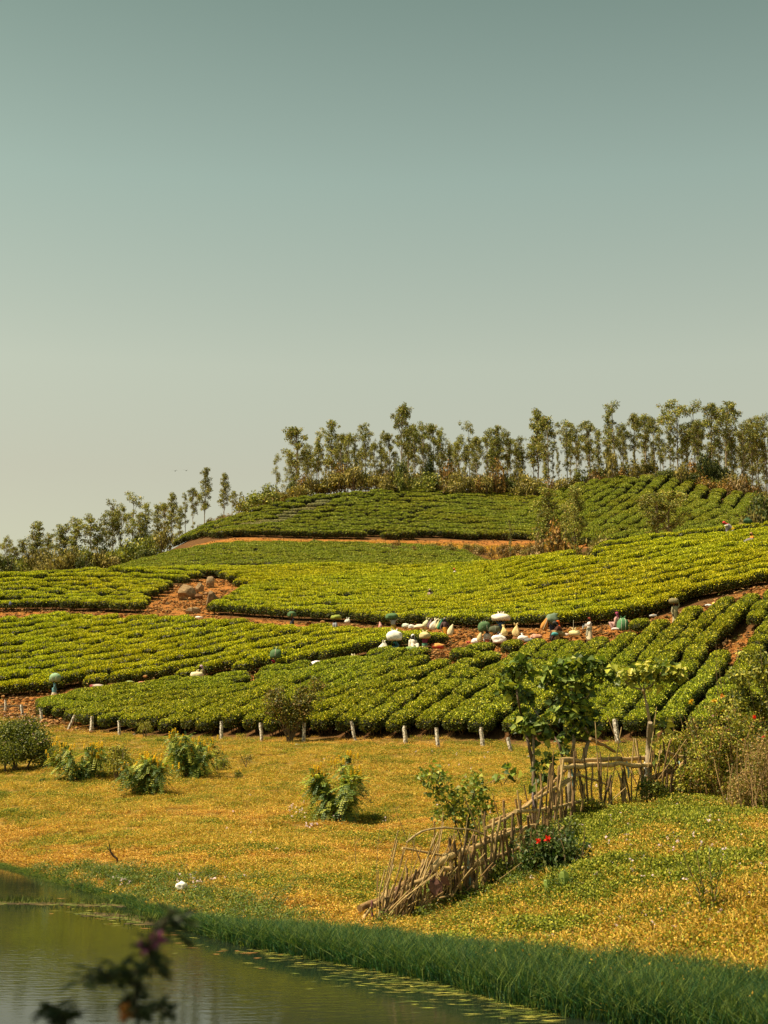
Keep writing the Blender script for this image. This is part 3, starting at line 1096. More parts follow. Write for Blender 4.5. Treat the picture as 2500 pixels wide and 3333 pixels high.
# leafy weeds on the low bank round the white bag
weed_meshes = [tuft(gr, 30, 0.22, 0.12, 0.34, 0.02, SEDGE, 0.6, 5.0).mesh('weeds', M['leaf']) for i in range(4)]
pts = []
for (u0, v0, su, sv, k) in ((640, 2935, 130, 26, 150), (430, 2875, 150, 18, 110), (830, 3000, 90, 16, 60), (250, 2845, 120, 12, 60), (1750, 2800, 70, 60, 110), (1420, 2935, 60, 30, 60), (1640, 2850, 70, 50, 60)):
    for i in range(k):
        pts.append(hit(gr.normal(u0, su), gr.normal(v0, sv)))
pts = np.array(pts)
pts = pts[pts[:, 2] > 0.0]
n = len(pts)
scatter('leafy_weeds', pts, yaw_frames(n, gr), np.repeat(gr.uniform(0.5, 1.1, n)[:, None], 3, 1), gr.integers(0, 4, n), weed_meshes, 'low green leafy weeds on the damp bank and under the stick fence', 'weeds')


def on_water(u, v, z=0.0):
    p = unproject(u, v, 1.0)
    k = (z - CAM_Z) / (p[2] - CAM_Z)
    return np.array((p[0] * k, k, z))


# blades of grass lying on the water
g = Geo()
m = 620
uc = gr.uniform(820, 1780, m)
vs = np.interp(uc, [820, 1055, 1250, 1529, 1702, 1900], [3068, 3118, 3165, 3215, 3272, 3320])
vv = vs + np.abs(gr.normal(0, 1, m)) * np.interp(uc, [820, 1200, 1700], [26, 42, 40]) - 6
q = np.array([on_water(u, v, 0.012) for u, v in zip(uc, vv)])
q[:, 2] += gr.uniform(0, 0.012, m)
Dr = np.stack((gr.normal(1.0, 0.35, m), gr.normal(0.0, 0.28, m), gr.uniform(0, 0.03, m)), 1)
cards(g, q, Dr, np.tile((0.0, -0.15, 1.0), (m, 1)) + gr.normal(size=(m, 3)) * 0.1, gr.uniform(0.10, 0.38, m), gr.uniform(0.012, 0.028, m),
      pick(gr, [(0.30, 0.31, 0.05), (0.18, 0.22, 0.035), (0.42, 0.38, 0.08), (0.10, 0.12, 0.03)], m).clip(0, 0.9))
uc = gr.uniform(100, 900, 70)
vv = np.interp(uc, [100, 377, 603, 900], [2905, 2985, 3050, 3100]) + gr.normal(0, 1, 70) * 18 + 20
q = np.array([on_water(u, v, 0.014) for u, v in zip(uc, vv)])
cards(g, q, np.stack((gr.normal(1, 0.3, 70), gr.normal(0, 0.3, 70), np.zeros(70)), 1), np.tile((0, -0.1, 1.0), (70, 1)), gr.uniform(0.08, 0.3, 70), gr.uniform(0.02, 0.05, 70),
      pick(gr, [(0.34, 0.33, 0.06), (0.20, 0.2, 0.04), (0.4, 0.2, 0.06)], 70).clip(0, 0.9))
tag(g.build('floating_grass', M['grass']), 'yellow-green grass blades floating on the pond beside the reeds', 'water weed', None, 'stuff')

# thin mats of mud and rotting weed at the water surface
for pts_ in (((10, 2940), (120, 2939), (260, 2945), (400, 2948)), ((300, 2972), (420, 2988), (520, 3002), (640, 3018))):
    g = Geo()
    line = np.array([on_water(u, v, 0.0) for u, v in pts_])
    for i in range(190):
        t = gr.uniform(0, 3)
        p = np.array([np.interp(t, range(4), line[:, k]) for k in range(3)]) + gr.normal(size=3) * (0.22, 0.10, 0)
        V, Fc = ICO1
        sc_ = np.array((gr.uniform(0.05, 0.24), gr.uniform(0.03, 0.08), gr.uniform(0.006, 0.018)))
        g.add(V * sc_ * (1 + 0.3 * vnoise(V, 2.0, i))[:, None] + p, Fc, pick(gr, [(0.13, 0.10, 0.035), (0.08, 0.06, 0.03), (0.12, 0.14, 0.03)], 1)[0].clip(0, 1))
        if i % 2 == 0:
            m_ = 5
            cards(g, np.tile(p, (m_, 1)) + gr.normal(size=(m_, 3)) * (0.06, 0.04, 0), np.stack((gr.normal(0, 0.4, m_), gr.normal(0, 0.3, m_), np.ones(m_)), 1), rand_dirs(gr, m_), gr.uniform(0.05, 0.22, m_), 0.012, pick(gr, SEDGE, m_).clip(0, 1))
    tag(g.build('mud_mat', M['bark']), 'thin dark mat of mud and sprouting weed on the pond surface', 'mud', None, 'stuff')

# dry grass on the terrace cut and the valley floor
dm = 1500
a = gr.uniform(-0.16, 0.12, dm)
d = np.interp(a, A_GRID, KD[13]) + gr.uniform(-1.5, 4.0, dm)
vv = gr.random(dm) < 0.45
d = np.where(vv & (a > 0), gr.uniform(152, 212, dm), d)
x, y = a * d, d
scatter('dry_grass', np.stack((x, y, ground(x, y)), 1), yaw_frames(dm, gr), np.repeat(gr.uniform(2.0, 4.5, dm)[:, None], 3, 1), gr.integers(3, 6, dm), turf_meshes, 'rusty dry grass on the earth terrace below the far hill', 'grass')

# ------------------------------------------------------------------ trees
EUC = [(0.26, 0.28, 0.055), (0.17, 0.19, 0.04), (0.38, 0.36, 0.08), (0.06, 0.075, 0.02), (0.32, 0.22, 0.06)]
DARKT = [(0.06, 0.085, 0.02), (0.10, 0.12, 0.028), (0.03, 0.045, 0.014), (0.17, 0.17, 0.035)]
MIDT = [(0.24, 0.26, 0.04), (0.15, 0.17, 0.03), (0.36, 0.33, 0.06), (0.06, 0.08, 0.02)]
BROWNT = [(0.30, 0.15, 0.035), (0.20, 0.11, 0.03), (0.38, 0.24, 0.06), (0.10, 0.08, 0.025)]
GOLDT = [(0.36, 0.26, 0.035), (0.24, 0.18, 0.03), (0.44, 0.34, 0.07), (0.12, 0.10, 0.022)]
DRYT = [(0.36, 0.24, 0.10), (0.26, 0.16, 0.06), (0.45, 0.33, 0.15), (0.14, 0.10, 0.04)]
OLIVE = [(0.30, 0.24, 0.06), (0.20, 0.18, 0.04), (0.38, 0.30, 0.08), (0.09, 0.08, 0.025)]
tr_ = np.random.default_rng(123)


def clump_cards(g, rng, c, r, n, size, pal, flat=0.75):
    dd = rand_dirs(rng, n)
    rad = r * rng.random(n) ** 0.45
    P = np.asarray(c) + dd * rad[:, None] * (1, 1, flat)
    D = unit(rand_dirs(rng, n) + (0, 0, -0.35))
    Nn = unit(dd * 0.5 + rand_dirs(rng, n) * 0.8 + (0, 0, 0.4))
    shade = rng.normal(1.0, 0.12)
    cards(g, P, D, Nn, size * rng.uniform(0.6, 1.4, n), size * 0.6 * rng.uniform(0.6, 1.3, n), (pick(rng, pal, n, None, 0.2) * shade).clip(0.003, 0.9), 0, 0.5, 0.1)


def eucalyptus(rng, kind, H=14.0):
    """Trunk and crown meshes of one tree, foot at the origin."""
    tg, cg = Geo(), Geo()
    lean = rng.normal(size=2) * 0.35
    n = 9
    t = np.linspace(0, 1, n)
    wob = np.cumsum(rng.normal(size=(n, 2)), axis=0) * 0.07
    tp = np.stack((lean[0] * t**2 + wob[:, 0], lean[1] * t**2 + wob[:, 1], t * H * 0.96 - 0.4), 1)
    bark = np.array((0.42, 0.33, 0.22)) * rng.uniform(0.5, 1.05)
    tube(tg, tp, np.linspace(0.15, 0.035, n), bark, 6)
    if kind == 'tiers':
        zs = [(0.96, 0.7, 1.0), (0.9, 1.0, 1.0), (0.86, 0.9, 0.9), (0.68, 1.4, 1.0), (0.62, 1.3, 1.1), (0.55, 1.3, 1.1), (0.48, 1.0, 0.9), (0.75, 0.7, 0.6)]
    elif kind == 'plume':
        zs = [(h, (0.4 + 2.9 * (1 - h) if h > 0.6 else 1.5), rng.uniform(0.55, 1.0)) for h in np.linspace(0.38, 0.985, 30)]
    elif kind == 'crown':
        zs = [(h, 0.3 + 2.4 * (math.sin((h - 0.48) / 0.52 * math.pi) ** 0.7 if 0.48 < h < 1 else 0), rng.uniform(0.55, 1.0)) for h in np.concatenate((np.linspace(0.52, 0.985, 18), rng.uniform(0.75, 0.97, 8)))]
        zs += [(rng.uniform(0.25, 0.5), 0.7, 0.55) for k in range(3)]
    elif kind == 'slim':
        zs = [(h, 0.9, rng.uniform(0.45, 0.9)) for h in np.linspace(0.40, 0.985, 18)]
    else:   # full
        zs = [(h, 1.9 * (1.05 - h) ** 0.5 + 0.3, rng.uniform(0.6, 1.05)) for h in np.linspace(0.18, 0.98, 34)]
    for (h, off, r) in zs:
        if rng.random() < 0.10:
            continue
        z = h * H
        i = min(n - 1.001, max(0, (z + 0.4) / (H * 0.96) * (n - 1)))
        base = np.array([np.interp(i, range(n), tp[:, k]) for k in range(3)])
        an = rng.uniform(0, 6.283)
        o = off * rng.uniform(0.25, 1.0)
        c = np.array((base[0] + o * math.cos(an), base[1] + o * math.sin(an), z))
        b0 = np.array([np.interp(max(0, i - 1.3 * o / 1.6 - 0.4), range(n), tp[:, k]) for k in range(3)])
        tube(tg, bez(b0, c, (0, 0, -0.15 * o), 4), np.linspace(0.05, 0.018, 4), bark * 0.85, 4, 0, False)
        clump_cards(cg, rng, c, r, int(95 * r * r) + 18, 0.30, EUC)
        for q in range(2):
            c2 = c + rng.normal(size=3) * (0.65 * r, 0.65 * r, 0.4 * r)
            clump_cards(cg, rng, c2, r * 0.6, int(36 * r * r) + 8, 0.28, EUC)
    return tg, cg


def bushy(rng, H, Wd, pal, nclump=14, size=0.34, trunk=0.25, stems=3, dens=1.0, r0=0.24):
    """Round or ragged bush or broad tree: a few stems and a crown of leaf clumps."""
    tg, cg = Geo(), Geo()
    for k in range(stems):
        an = rng.uniform(0, 6.28)
        e = np.array((Wd * 0.28 * math.cos(an), Wd * 0.28 * math.sin(an), H * 0.75))
        tube(tg, bez((rng.normal() * 0.08 * Wd, rng.normal() * 0.08 * Wd, -0.2), e, rng.normal(size=3) * 0.06 * H, 6), np.linspace(0.022 * H, 0.006 * H, 6), (0.20, 0.14, 0.08), 5)
    for k in range(nclump):
        dd = rand_dirs(rng, 1)[0]
        dd[2] = abs(dd[2]) * 0.9 + 0.05 * rng.normal()
        f = rng.uniform(0.45, 1.0)
        zc = H * trunk + (H * (1 - trunk)) * 0.42
        c = np.array((dd[0] * Wd * 0.42 * f, dd[1] * Wd * 0.42 * f, zc + (dd[2] - 0.35) * H * (1 - trunk) * 0.62 * f))
        r = min(H, Wd) * r0 * rng.uniform(0.75, 1.25)
        c[2] = min(c[2], H - r * 0.7)
        c[2] = max(c[2], r * 0.45 + H * trunk * 0.5)
        clump_cards(cg, rng, c, r, int(dens * 5.5 * (r / size) ** 2) + 20, size, pal, 0.85)
    return tg, cg


def make_tree(name, tg, cg, label, cat, group=None, crown='crown', trunk='trunk', leafm='tree'):
    e = empty(name, (0, 0, 0))
    link(trunk, tg.mesh(trunk, M['bark']), e)
    link(crown, cg.mesh(crown, M[leafm]), e)
    return tag(e, label, cat, group)


def set_tree(e, x, y, h_unit, top_z, rng, wid=1.0):
    z = gnd(x, y) - 0.15
    s = (top_z - z) / h_unit
    e.location = (x, y, z)
    e.rotation_euler = (0, 0, rng.uniform(0, 6.28))
    e.scale = (s * wid, s * wid, s)
    return s


protos = {}
for kind, cnt in (('tiers', 1), ('plume', 3), ('crown', 4), ('slim', 2), ('full', 3)):
    protos[kind] = [eucalyptus(tr_, kind) for i in range(cnt)]
euc_mesh = {k: [(a_.mesh('trunk', M['bark']), b_.mesh('crown', M['tree'])) for a_, b_ in v] for k, v in protos.items()}


def put_euc(u, vtop, kind, d, label, group, wid=1.0, vbase=None):
    a_, b_ = euc_mesh[kind][int(tr_.integers(len(euc_mesh[kind])))]
    top = unproject(u, vtop, d)
    e = empty('eucalyptus_tree', (0, 0, 0))
    link('trunk', a_, e)
    link('crown', b_, e)
    tag(e, label, 'tree', group)
    set_tree(e, top[0], d, 14.0, top[2], tr_, wid)
    return e


# (column, top row, habit, label or None, width factor)
LEFT_WOOD = [
    (21, 1750, 'crown', 'small round-crowned eucalyptus at the far left end of the tree line', 0.9),
    (79, 1758, 'full', None, 1.3), (131, 1697, 'plume', 'broad eucalyptus rising from the low wood second clump from the left edge', 1.25), (157, 1740, 'full', None, 1.1),
    (194, 1712, 'full', None, 1.2), (218, 1708, 'slim', None, 1.2), (250, 1690, 'full', None, 1.2), (300, 1682, 'crown', None, 1.1), (320, 1706, 'slim', None, 1.2),
    (346, 1665, 'crown', 'eucalyptus with bare white trunk and small flat crown, left of the twin slender ones', 0.9),
    (375, 1622, 'slim', 'slender eucalyptus with lean pointed crown, left of a taller slender twin', 0.9),
    (399, 1645, 'crown', None, 0.8), (436, 1603, 'tiers', 'tall thin eucalyptus with open tiered crown above the left green thicket', 0.9), (478, 1637, 'full', None, 0.9),
    (512, 1645, 'full', None, 0.9), (536, 1640, 'crown', None, 0.9), (559, 1607, 'plume', 'bushy pointed eucalyptus just left of the grassy gap', 0.95),
    (606, 1605, 'slim', None, 0.8), (630, 1590, 'crown', None, 0.75),
    (672, 1520, 'plume', 'tall eucalyptus with pointed crown, tallest left of the dome hill', 0.8),
    (729, 1543, 'plume', 'pointed eucalyptus with leaning trunk, right of the tallest one left of the dome hill', 0.95),
    (755, 1598, 'crown', None, 0.9), (782, 1600, 'slim', None, 0.9),
    (50, 1780, 'full', None, 1.3), (110, 1765, 'full', None, 1.3), (455, 1668, 'full', None, 1.1), (585, 1650, 'full', None, 1.0),
]
for (u, v, kind, lab, w) in LEFT_WOOD:
    d = float(tr_.uniform(228, 250)) if u < 520 else float(tr_.uniform(240, 262))
    put_euc(u, v, kind, d, lab or 'eucalyptus standing among others in the wood on the left skyline', 'eucalyptus trees on the left skyline', w)
RIGHT_WOOD = [
    (900, 1477, 'tiers', 'small thin eucalyptus with two separate tufts of leaves, standing alone above the bushes', 0.75),
    (963, 1393, 'crown', 'twin-stemmed eucalyptus with broad flat crown at the left end of the hilltop row', 1.05), (1002, 1463, 'crown', None, 0.8), (1031, 1391, 'slim', None, 0.9),
    (1076, 1363, 'plume', 'broad pointed eucalyptus, tallest in the left part of the hilltop row', 0.95), (1112, 1413, 'crown', None, 0.8), (1133, 1415, 'crown', None, 0.8),
    (1154, 1411, 'slim', None, 0.75), (1191, 1383, 'crown', 'eucalyptus with small round crown over a thin trunk, standing clear of its neighbours', 0.7), (1217, 1443, 'crown', None, 0.8),
    (1241, 1402, 'slim', None, 0.7), (1265, 1412, 'crown', None, 0.8), (1307, 1321, 'crown', 'tall eucalyptus with dense flat-sided crown, highest above the dome top', 0.8),
    (1328, 1333, 'slim', None, 1.0), (1352, 1380, 'crown', None, 0.8), (1379, 1381, 'crown', None, 0.75), (1408, 1382, 'crown', None, 0.75), (1436, 1398, 'full', None, 0.75),
    (1465, 1432, 'slim', None, 0.8), (1492, 1420, 'crown', None, 0.8), (1526, 1370, 'tiers', 'thin eucalyptus with a sparse crown in separate tufts, right of the dome top', 0.75), (1552, 1422, 'crown', None, 0.75),
    (1583, 1400, 'crown', None, 0.85), (1615, 1383, 'plume', None, 0.85), (1652, 1402, 'crown', None, 0.85), (1688, 1422, 'full', None, 0.75),
    (1746, 1338, 'plume', 'large eucalyptus with long pale trunk and wide crown above the valley between the hills', 1.0), (1780, 1358, 'crown', None, 0.95),
    (1842, 1369, 'crown', None, 0.75), (1875, 1392, 'crown', None, 0.8), (1917, 1372, 'crown', None, 0.85), (1945, 1400, 'full', None, 0.7), (1974, 1342, 'plume', None, 0.7),
    (1995, 1303, 'tiers', 'tallest eucalyptus of the right hilltop row, with a lone tuft at its very tip', 0.9), (2026, 1385, 'crown', None, 0.8), (2064, 1347, 'crown', None, 0.75),
    (2097, 1347, 'crown', None, 0.95), (2128, 1362, 'crown', None, 0.8), (2145, 1402, 'slim', None, 0.9), (2175, 1374, 'slim', None, 0.9),
    (2204, 1308, 'crown', 'tall eucalyptus with heavy dark rounded crown, left one of the four tall ones at right', 1.05), (2230, 1380, 'crown', None, 0.8),
    (2256, 1302, 'tiers', 'second tall eucalyptus of the four at right, crown in two tiers', 0.95), (2270, 1365, 'crown', None, 0.8),
    (2312, 1318, 'crown', 'third tall eucalyptus of the four at right, white trunk bare down to the tea', 0.9),
    (2352, 1310, 'crown', 'right-hand one of the four tall eucalyptus trees, crown leaning right', 0.9), (2381, 1388, 'slim', None, 0.9), (2412, 1377, 'crown', None, 0.85),
    (2442, 1384, 'crown', None, 0.85), (2462, 1362, 'crown', None, 0.8), (2487, 1344, 'tiers', 'thin ragged eucalyptus at the right edge of the hilltop row', 0.8), (2520, 1370, 'crown', None, 0.9),
]
for (u, v, kind, lab, w) in RIGHT_WOOD:
    d = float(tr_.uniform(268, 284))
    reg = 'behind the dome hill' if u < 1640 else 'behind the right-hand hill'
    put_euc(u, v, kind, d, lab or 'slim eucalyptus among its like in the hilltop row ' + reg, 'eucalyptus trees in the hilltop row ' + reg, w)
for i in range(58):
    u = 935 + (2540 - 935) * (i + tr_.uniform(-0.4, 0.4)) / 58
    v = tr_.uniform(1425, 1480) + (20 if u < 1100 else 0) - (25 if u > 2000 else 0)
    put_euc(u, v, ('slim', 'crown', 'crown', 'slim', 'full')[int(tr_.integers(5))], float(tr_.uniform(282, 300)),
            'lower thin-stemmed eucalyptus in the back row of the hilltop wood, half hidden by taller ones', 'back row of the hilltop eucalyptus wood', float(tr_.uniform(0.6, 0.85)))

# undergrowth and single trees
bush_kinds = {}
for nm, H, Wd, pal, ncl, tk, dn in (('green', 3.2, 4.2, MIDT, 16, 0.05, 1.0), ('dark', 4.5, 4.2, DARKT, 16, 0.1, 1.1), ('brown', 3.0, 3.8, BROWNT, 16, 0.05, 0.9), ('dry', 2.4, 3.4, DRYT, 14, 0.0, 0.8), ('olive', 3.0, 4.0, OLIVE, 16, 0.05, 0.9)):
    bush_kinds[nm] = []
    for k in range(2):
        a_, b_ = bushy(tr_, H, Wd, pal, ncl, 0.34, tk, 4, dn)
        bush_kinds[nm].append((H, Wd, a_.mesh('stems', M['bark']), b_.mesh('foliage', M['tree'])))


def put_bush(name, u, vtop, d, kind, label, group=None, width=None, cat='bush'):
    H, Wd, a_, b_ = bush_kinds[kind][int(tr_.integers(2))]
    top = unproject(u, vtop, d)
    e = empty(name, (0, 0, 0))
    link('stems', a_, e)
    link('foliage', b_, e)
    tag(e, label, cat, group)
    s = set_tree(e, top[0], d, H, top[2], tr_)
    if width:
        k = width * d / F / Wd
        e.scale = (k, k, s)
    return e


line_u = [760, 900, 1000, 1150, 1300, 1500, 1650, 1750, 1850, 2000, 2150, 2300, 2480]
line_v = [1668, 1610, 1588, 1548, 1540, 1548, 1572, 1590, 1575, 1545, 1530, 1548, 1590]
for i in range(112):
    u = 790 + 1700 * (i + tr_.uniform(-0.4, 0.4)) / 112
    vt = np.interp(u, line_u, line_v) - tr_.uniform(-12, 62)
    kd = ('olive', 'brown', 'green', 'dark', 'olive', 'dry')[int(tr_.choice(6, p=(0.3, 0.22, 0.16, 0.1, 0.12, 0.1)))]
    txt = {'olive': 'olive scrub bush', 'brown': 'rust-brown scrub bush', 'green': 'green leafy bush', 'dark': 'dark green bush', 'dry': 'dry straw-coloured bush'}[kd]
    side = 'above the dome hill' if u < 1650 else 'above the right-hand hill'
    put_bush('scrub_bush', u, vt, float(tr_.uniform(260, 278)), kd, '%s in the undergrowth below the eucalyptus row %s' % (txt, side), 'undergrowth %s' % side, float(tr_.uniform(55, 105)))
for (u, v, d, kd, lab, w) in (
        (842, 1590, 250, 'green', 'large rounded green bush on the skyline left of the hilltop eucalyptus row', 120),
        (880, 1562, 256, 'green', 'tall ragged green bush at the left end of the hilltop row', 80),
        (430, 1738, 225, 'green', 'big bright green thicket where the left wood meets the tea', 130),
        (480, 1775, 222, 'dark', 'low dark green bush below the big bright thicket', 90),
        (360, 1790, 222, 'olive', 'olive bush at the left foot of the big bright thicket', 90),
        (2291, 1441, 266, 'dark', 'near-black dense tree between the bare trunks of the tall eucalyptus', 66),
        (2330, 1460, 268, 'dark', 'dark dense bush right of the near-black tree', 60),
        (1308, 1475, 266, 'dark', 'dark bush at the foot of the tallest eucalyptus above the dome', 60),
        (1395, 1460, 268, 'dark', 'dark green conical tree in a gap of the hilltop row', 42),
        (1615, 1482, 266, 'brown', 'rust-brown broad tree in front of the hilltop eucalyptus', 80),
        (1990, 1440, 264, 'olive', 'yellowish tree at the foot of the tallest right-hand eucalyptus', 50),
        (1745, 1712, 150, 'dry', 'pale dry bush like a haystack in the valley beside the golden tree', 75),
        (1815, 1678, 155, 'brown', 'golden brown tree in the valley between the two far hills', 110),
        (1950, 1722, 150, 'olive', 'grey-olive bush in the valley just above the near ridge', 110),
        (2478, 1565, 190, 'dark', 'dark leafy tree at the right edge of the picture behind the near ridge', 110),
        (2440, 1640, 185, 'olive', 'olive bush below the dark tree at the right edge', 90),
        (2500, 1600, 195, 'olive', 'tall olive bush cut off by the right edge of the picture', 90),
        (1025, 1750, 209, 'dark', 'single dark round bush on the earth terrace below the dome', 34)):
    put_bush('scrub_bush' if v > 1500 else 'broad_tree', u, v, d, kd, lab, None, w, 'bush' if v > 1500 else 'tree')
for i in range(46):
    u = tr_.uniform(1230, 1760)
    put_bush('dry_bush', u, np.interp(u, [1230, 1450, 1740], [1762, 1762, 1770]) + tr_.uniform(-8, 14), float(tr_.uniform(185, 212)), ('brown', 'dry', 'brown', 'olive')[int(tr_.integers(4))],
             'rust-coloured dry bush in the band below the dome hill', 'dry bushes below the dome hill', float(tr_.uniform(30, 60)))
for i in range(30):
    u = 540 * (i + tr_.uniform(-0.4, 0.4)) / 30 + 5
    kd = ('olive', 'green', 'dark', 'green', 'olive')[int(tr_.integers(5))]
    put_bush('scrub_bush', u, np.interp(u, [0, 120, 300, 540], [1800, 1775, 1770, 1715]) + tr_.uniform(-20, 30), float(tr_.uniform(216, 226)) if u < 330 else float(tr_.uniform(226, 240)), kd,
             '%s bush among the feet of the trees in the wood on the left skyline' % {'olive': 'olive', 'green': 'mid-green', 'dark': 'dark green'}[kd], 'undergrowth of the left wood', float(tr_.uniform(60, 100)))
for i in range(14):
    u = tr_.uniform(620, 790)
    put_bush('dry_bush', u, np.interp(u, [600, 700, 790], [1718, 1672, 1650]) + tr_.uniform(0, 14), float(tr_.uniform(240, 252)), ('brown', 'dry', 'olive')[int(tr_.integers(3))],
             'low dry bush on the skyline left of the dome hill', 'dry bushes left of the dome hill', float(tr_.uniform(24, 46)))
for (u, v, d, kind, lab, w) in ((1778, 1592, 160, 'full', 'leafy dark tree in the valley, broadest of the group', 1.5), (1868, 1588, 165, 'full', 'slim leafy tree in the valley right of the golden tree', 1.0),
                                (1840, 1640, 168, 'full', 'small leafy tree between the two taller valley trees', 1.0),
                                (2145, 1606, 140, 'crown', 'thin-stemmed tree with light crown in front of the right-hand hill, left of a pair', 1.5),
                                (2180, 1596, 141, 'crown', 'thin-stemmed tree with light crown in front of the right-hand hill, right of a pair', 1.5),
                                (1660, 1690, 160, 'slim', 'very thin bare sapling left of the valley trees', 0.5)):
    put_euc(u, v, kind, d, lab, None, w)

# ------------------------------------------------------------------ rocks, posts, clods
pr = np.random.default_rng(55)


def rock(name, c, size, seed, col=(0.42, 0.33, 0.22), label=None, cat='rock', group=None, cut=7):
    V, Fc = ICO3
    r = np.random.default_rng(seed)
    P = V.copy()
    for k in range(cut):                       # flat broken faces
        nrm = unit(r.normal(size=3))
        h = r.uniform(0.62, 0.9)
        over = np.maximum(P @ nrm - h, 0)
        P -= over[:, None] * nrm
    P *= (1 + 0.12 * vnoise(V, 2.5, seed) + 0.05 * vnoise(V, 7.0, seed + 1))[:, None]
    g = Geo()
    g.add(P * np.asarray(size) / 2, Fc, np.asarray(col) * (1 + 0.25 * vnoise(V, 3.0, seed + 2))[:, None])
    o = g.build(name, M['stone'], None, False, c)
    o.rotation_euler = (0, 0, r.uniform(0, 6.28))
    return tag(o, label, cat, group)


def at_ground(u, v, dmin=13.0):
    return hit(u, v, dmin)


for i, (u, v, w, h, col, lab) in enumerate((
        (605, 1950, 76, 60, (0.46, 0.36, 0.24), 'large pale boulder at the left of the rock heap in the red clearing'),
        (650, 1925, 32, 36, (0.48, 0.38, 0.26), 'upright pale rock in the middle of the heap in the red clearing'),
        (648, 1952, 34, 30, (0.24, 0.14, 0.08), 'brown triangular rock below the upright one in the red clearing'),
        (684, 1912, 40, 48, (0.52, 0.43, 0.31), 'topmost pale rock of the heap under the tea hedge'),
        (690, 1972, 54, 62, (0.36, 0.28, 0.2), 'speckled grey-brown boulder at the right of the rock heap'),
        (724, 1970, 30, 40, (0.16, 0.10, 0.06), 'dark earth-brown rock right of the speckled boulder'),
        (627, 1998, 54, 30, (0.50, 0.42, 0.30), 'low pale rock lying by itself in front of the heap in the red clearing'),
        (672, 1938, 18, 16, (0.40, 0.26, 0.16), 'small brown rock wedged between the upright and topmost rocks'),
        (545, 1968, 16, 9, (0.2, 0.15, 0.1), 'small dark stone on the bare earth left in the red clearing'))):
    p = at_ground(u, v, 95)
    k = p[1] / F
    rock('boulder', p + (0, 0, h * k * 0.28), (w * k, w * k * 0.8, h * k * 1.0), 300 + i, np.array(col) * (0.72, 0.62, 0.5), lab, cut=12)
for i, (u, v, w, col, lab) in enumerate(((1720, 2466, 14, (0.6, 0.55, 0.48), 'pale flat stone on the turf left of the first big-leaved fence tree'), (968, 2426, 14, (0.75, 0.72, 0.68), 'white stone on the turf below the sapling'),
                                     (438, 2393, 12, (0.45, 0.38, 0.28), 'small tan stone beneath the lower tea row end'), (1010, 2858, 34, (0.12, 0.075, 0.04), 'dark brown clod on the bank near the stick fence'),
                                     (1048, 2862, 26, (0.10, 0.06, 0.035), 'second dark clod on the bank, nearer the stick fence'))):
    p = at_ground(u, v)
    k = p[1] / F
    rock('stone', p + (0, 0, w * k * 0.12), (w * k, w * k * 0.7, w * k * 0.5), 340 + i, col, lab, 'stone')

# clods, gravel and dry litter on the bare earth
clods = []
for i in range(4):
    g = Geo()
    V, Fc = ICO1
    for k in range(5):
        s_ = pr.uniform(0.03, 0.12)
        c_ = pr.normal(size=3) * (0.3, 0.3, 0.01)
        P = V * s_ * (1 + 0.25 * vnoise(V, 2.0, 60 + i * 7 + k))[:, None] * (1, 1, 0.7) + c_
        g.add(P, Fc, pick(pr, [(0.34, 0.14, 0.04), (0.22, 0.09, 0.03), (0.42, 0.22, 0.08), (0.12, 0.07, 0.03)], 1)[0].clip(0, 1))
    m_ = 26
    cards(g, pr.normal(size=(m_, 3)) * (0.35, 0.35, 0.0) + (0, 0, 0.03), rand_dirs(pr, m_) * (1, 1, 0.4), rand_dirs(pr, m_) + (0, 0, 1.0), pr.uniform(0.04, 0.2, m_), 0.03,
          pick(pr, [(0.42, 0.26, 0.10), (0.2, 0.1, 0.04), (0.1, 0.06, 0.03), (0.16, 0.18, 0.04)], m_).clip(0, 1))
    clods.append(g.mesh('clods', M['bark']))
cp = []
sel = np.nonzero((red > 0.5) & (Y < 220) & (np.abs(X / Y) < 0.31))[0]
for i in pr.choice(sel, 4200):
    cp.append((X[i] + pr.normal() * 0.3, Y[i] + pr.normal() * 0.3))
cp = np.array(cp)
ns = len(cp)
scatter('earth_clods', np.stack((cp[:, 0], cp[:, 1], ground(cp[:, 0], cp[:, 1]) + 0.01), 1), yaw_frames(ns, pr), np.repeat(pr.uniform(0.5, 1.7, ns)[:, None], 3, 1) * (1, 1, 0.8), pr.integers(0, 4, ns), clods,
        'red earth clods and dry litter on the bare tracks', 'earth clods')


def post_mat():
    m, nt = new_mat('lichen_post')
    n1 = noise(nt, 11, 5, 0.7, obj=True)
    c = ramp(nt, n1, [(0.42, (0.10, 0.075, 0.05)), (0.5, (0.42, 0.36, 0.28)), (0.6, (0.72, 0.68, 0.60))])
    bs = N(nt, 'ShaderNodeBsdfPrincipled')
    bs.inputs['Roughness'].default_value = 0.9
    nt.links.new(c, bs.inputs['Base Color'])
    bp = N(nt, 'ShaderNodeBump')
    bp.inputs['Strength'].default_value = 0.6
    bp.inputs['Distance'].default_value = 0.02
    nt.links.new(n1, bp.inputs['Height'])
    nt.links.new(bp.outputs[0], bs.inputs['Normal'])
    nt.links.new(bs.outputs[0], N(nt, 'ShaderNodeOutputMaterial').inputs['Surface'])
    return m


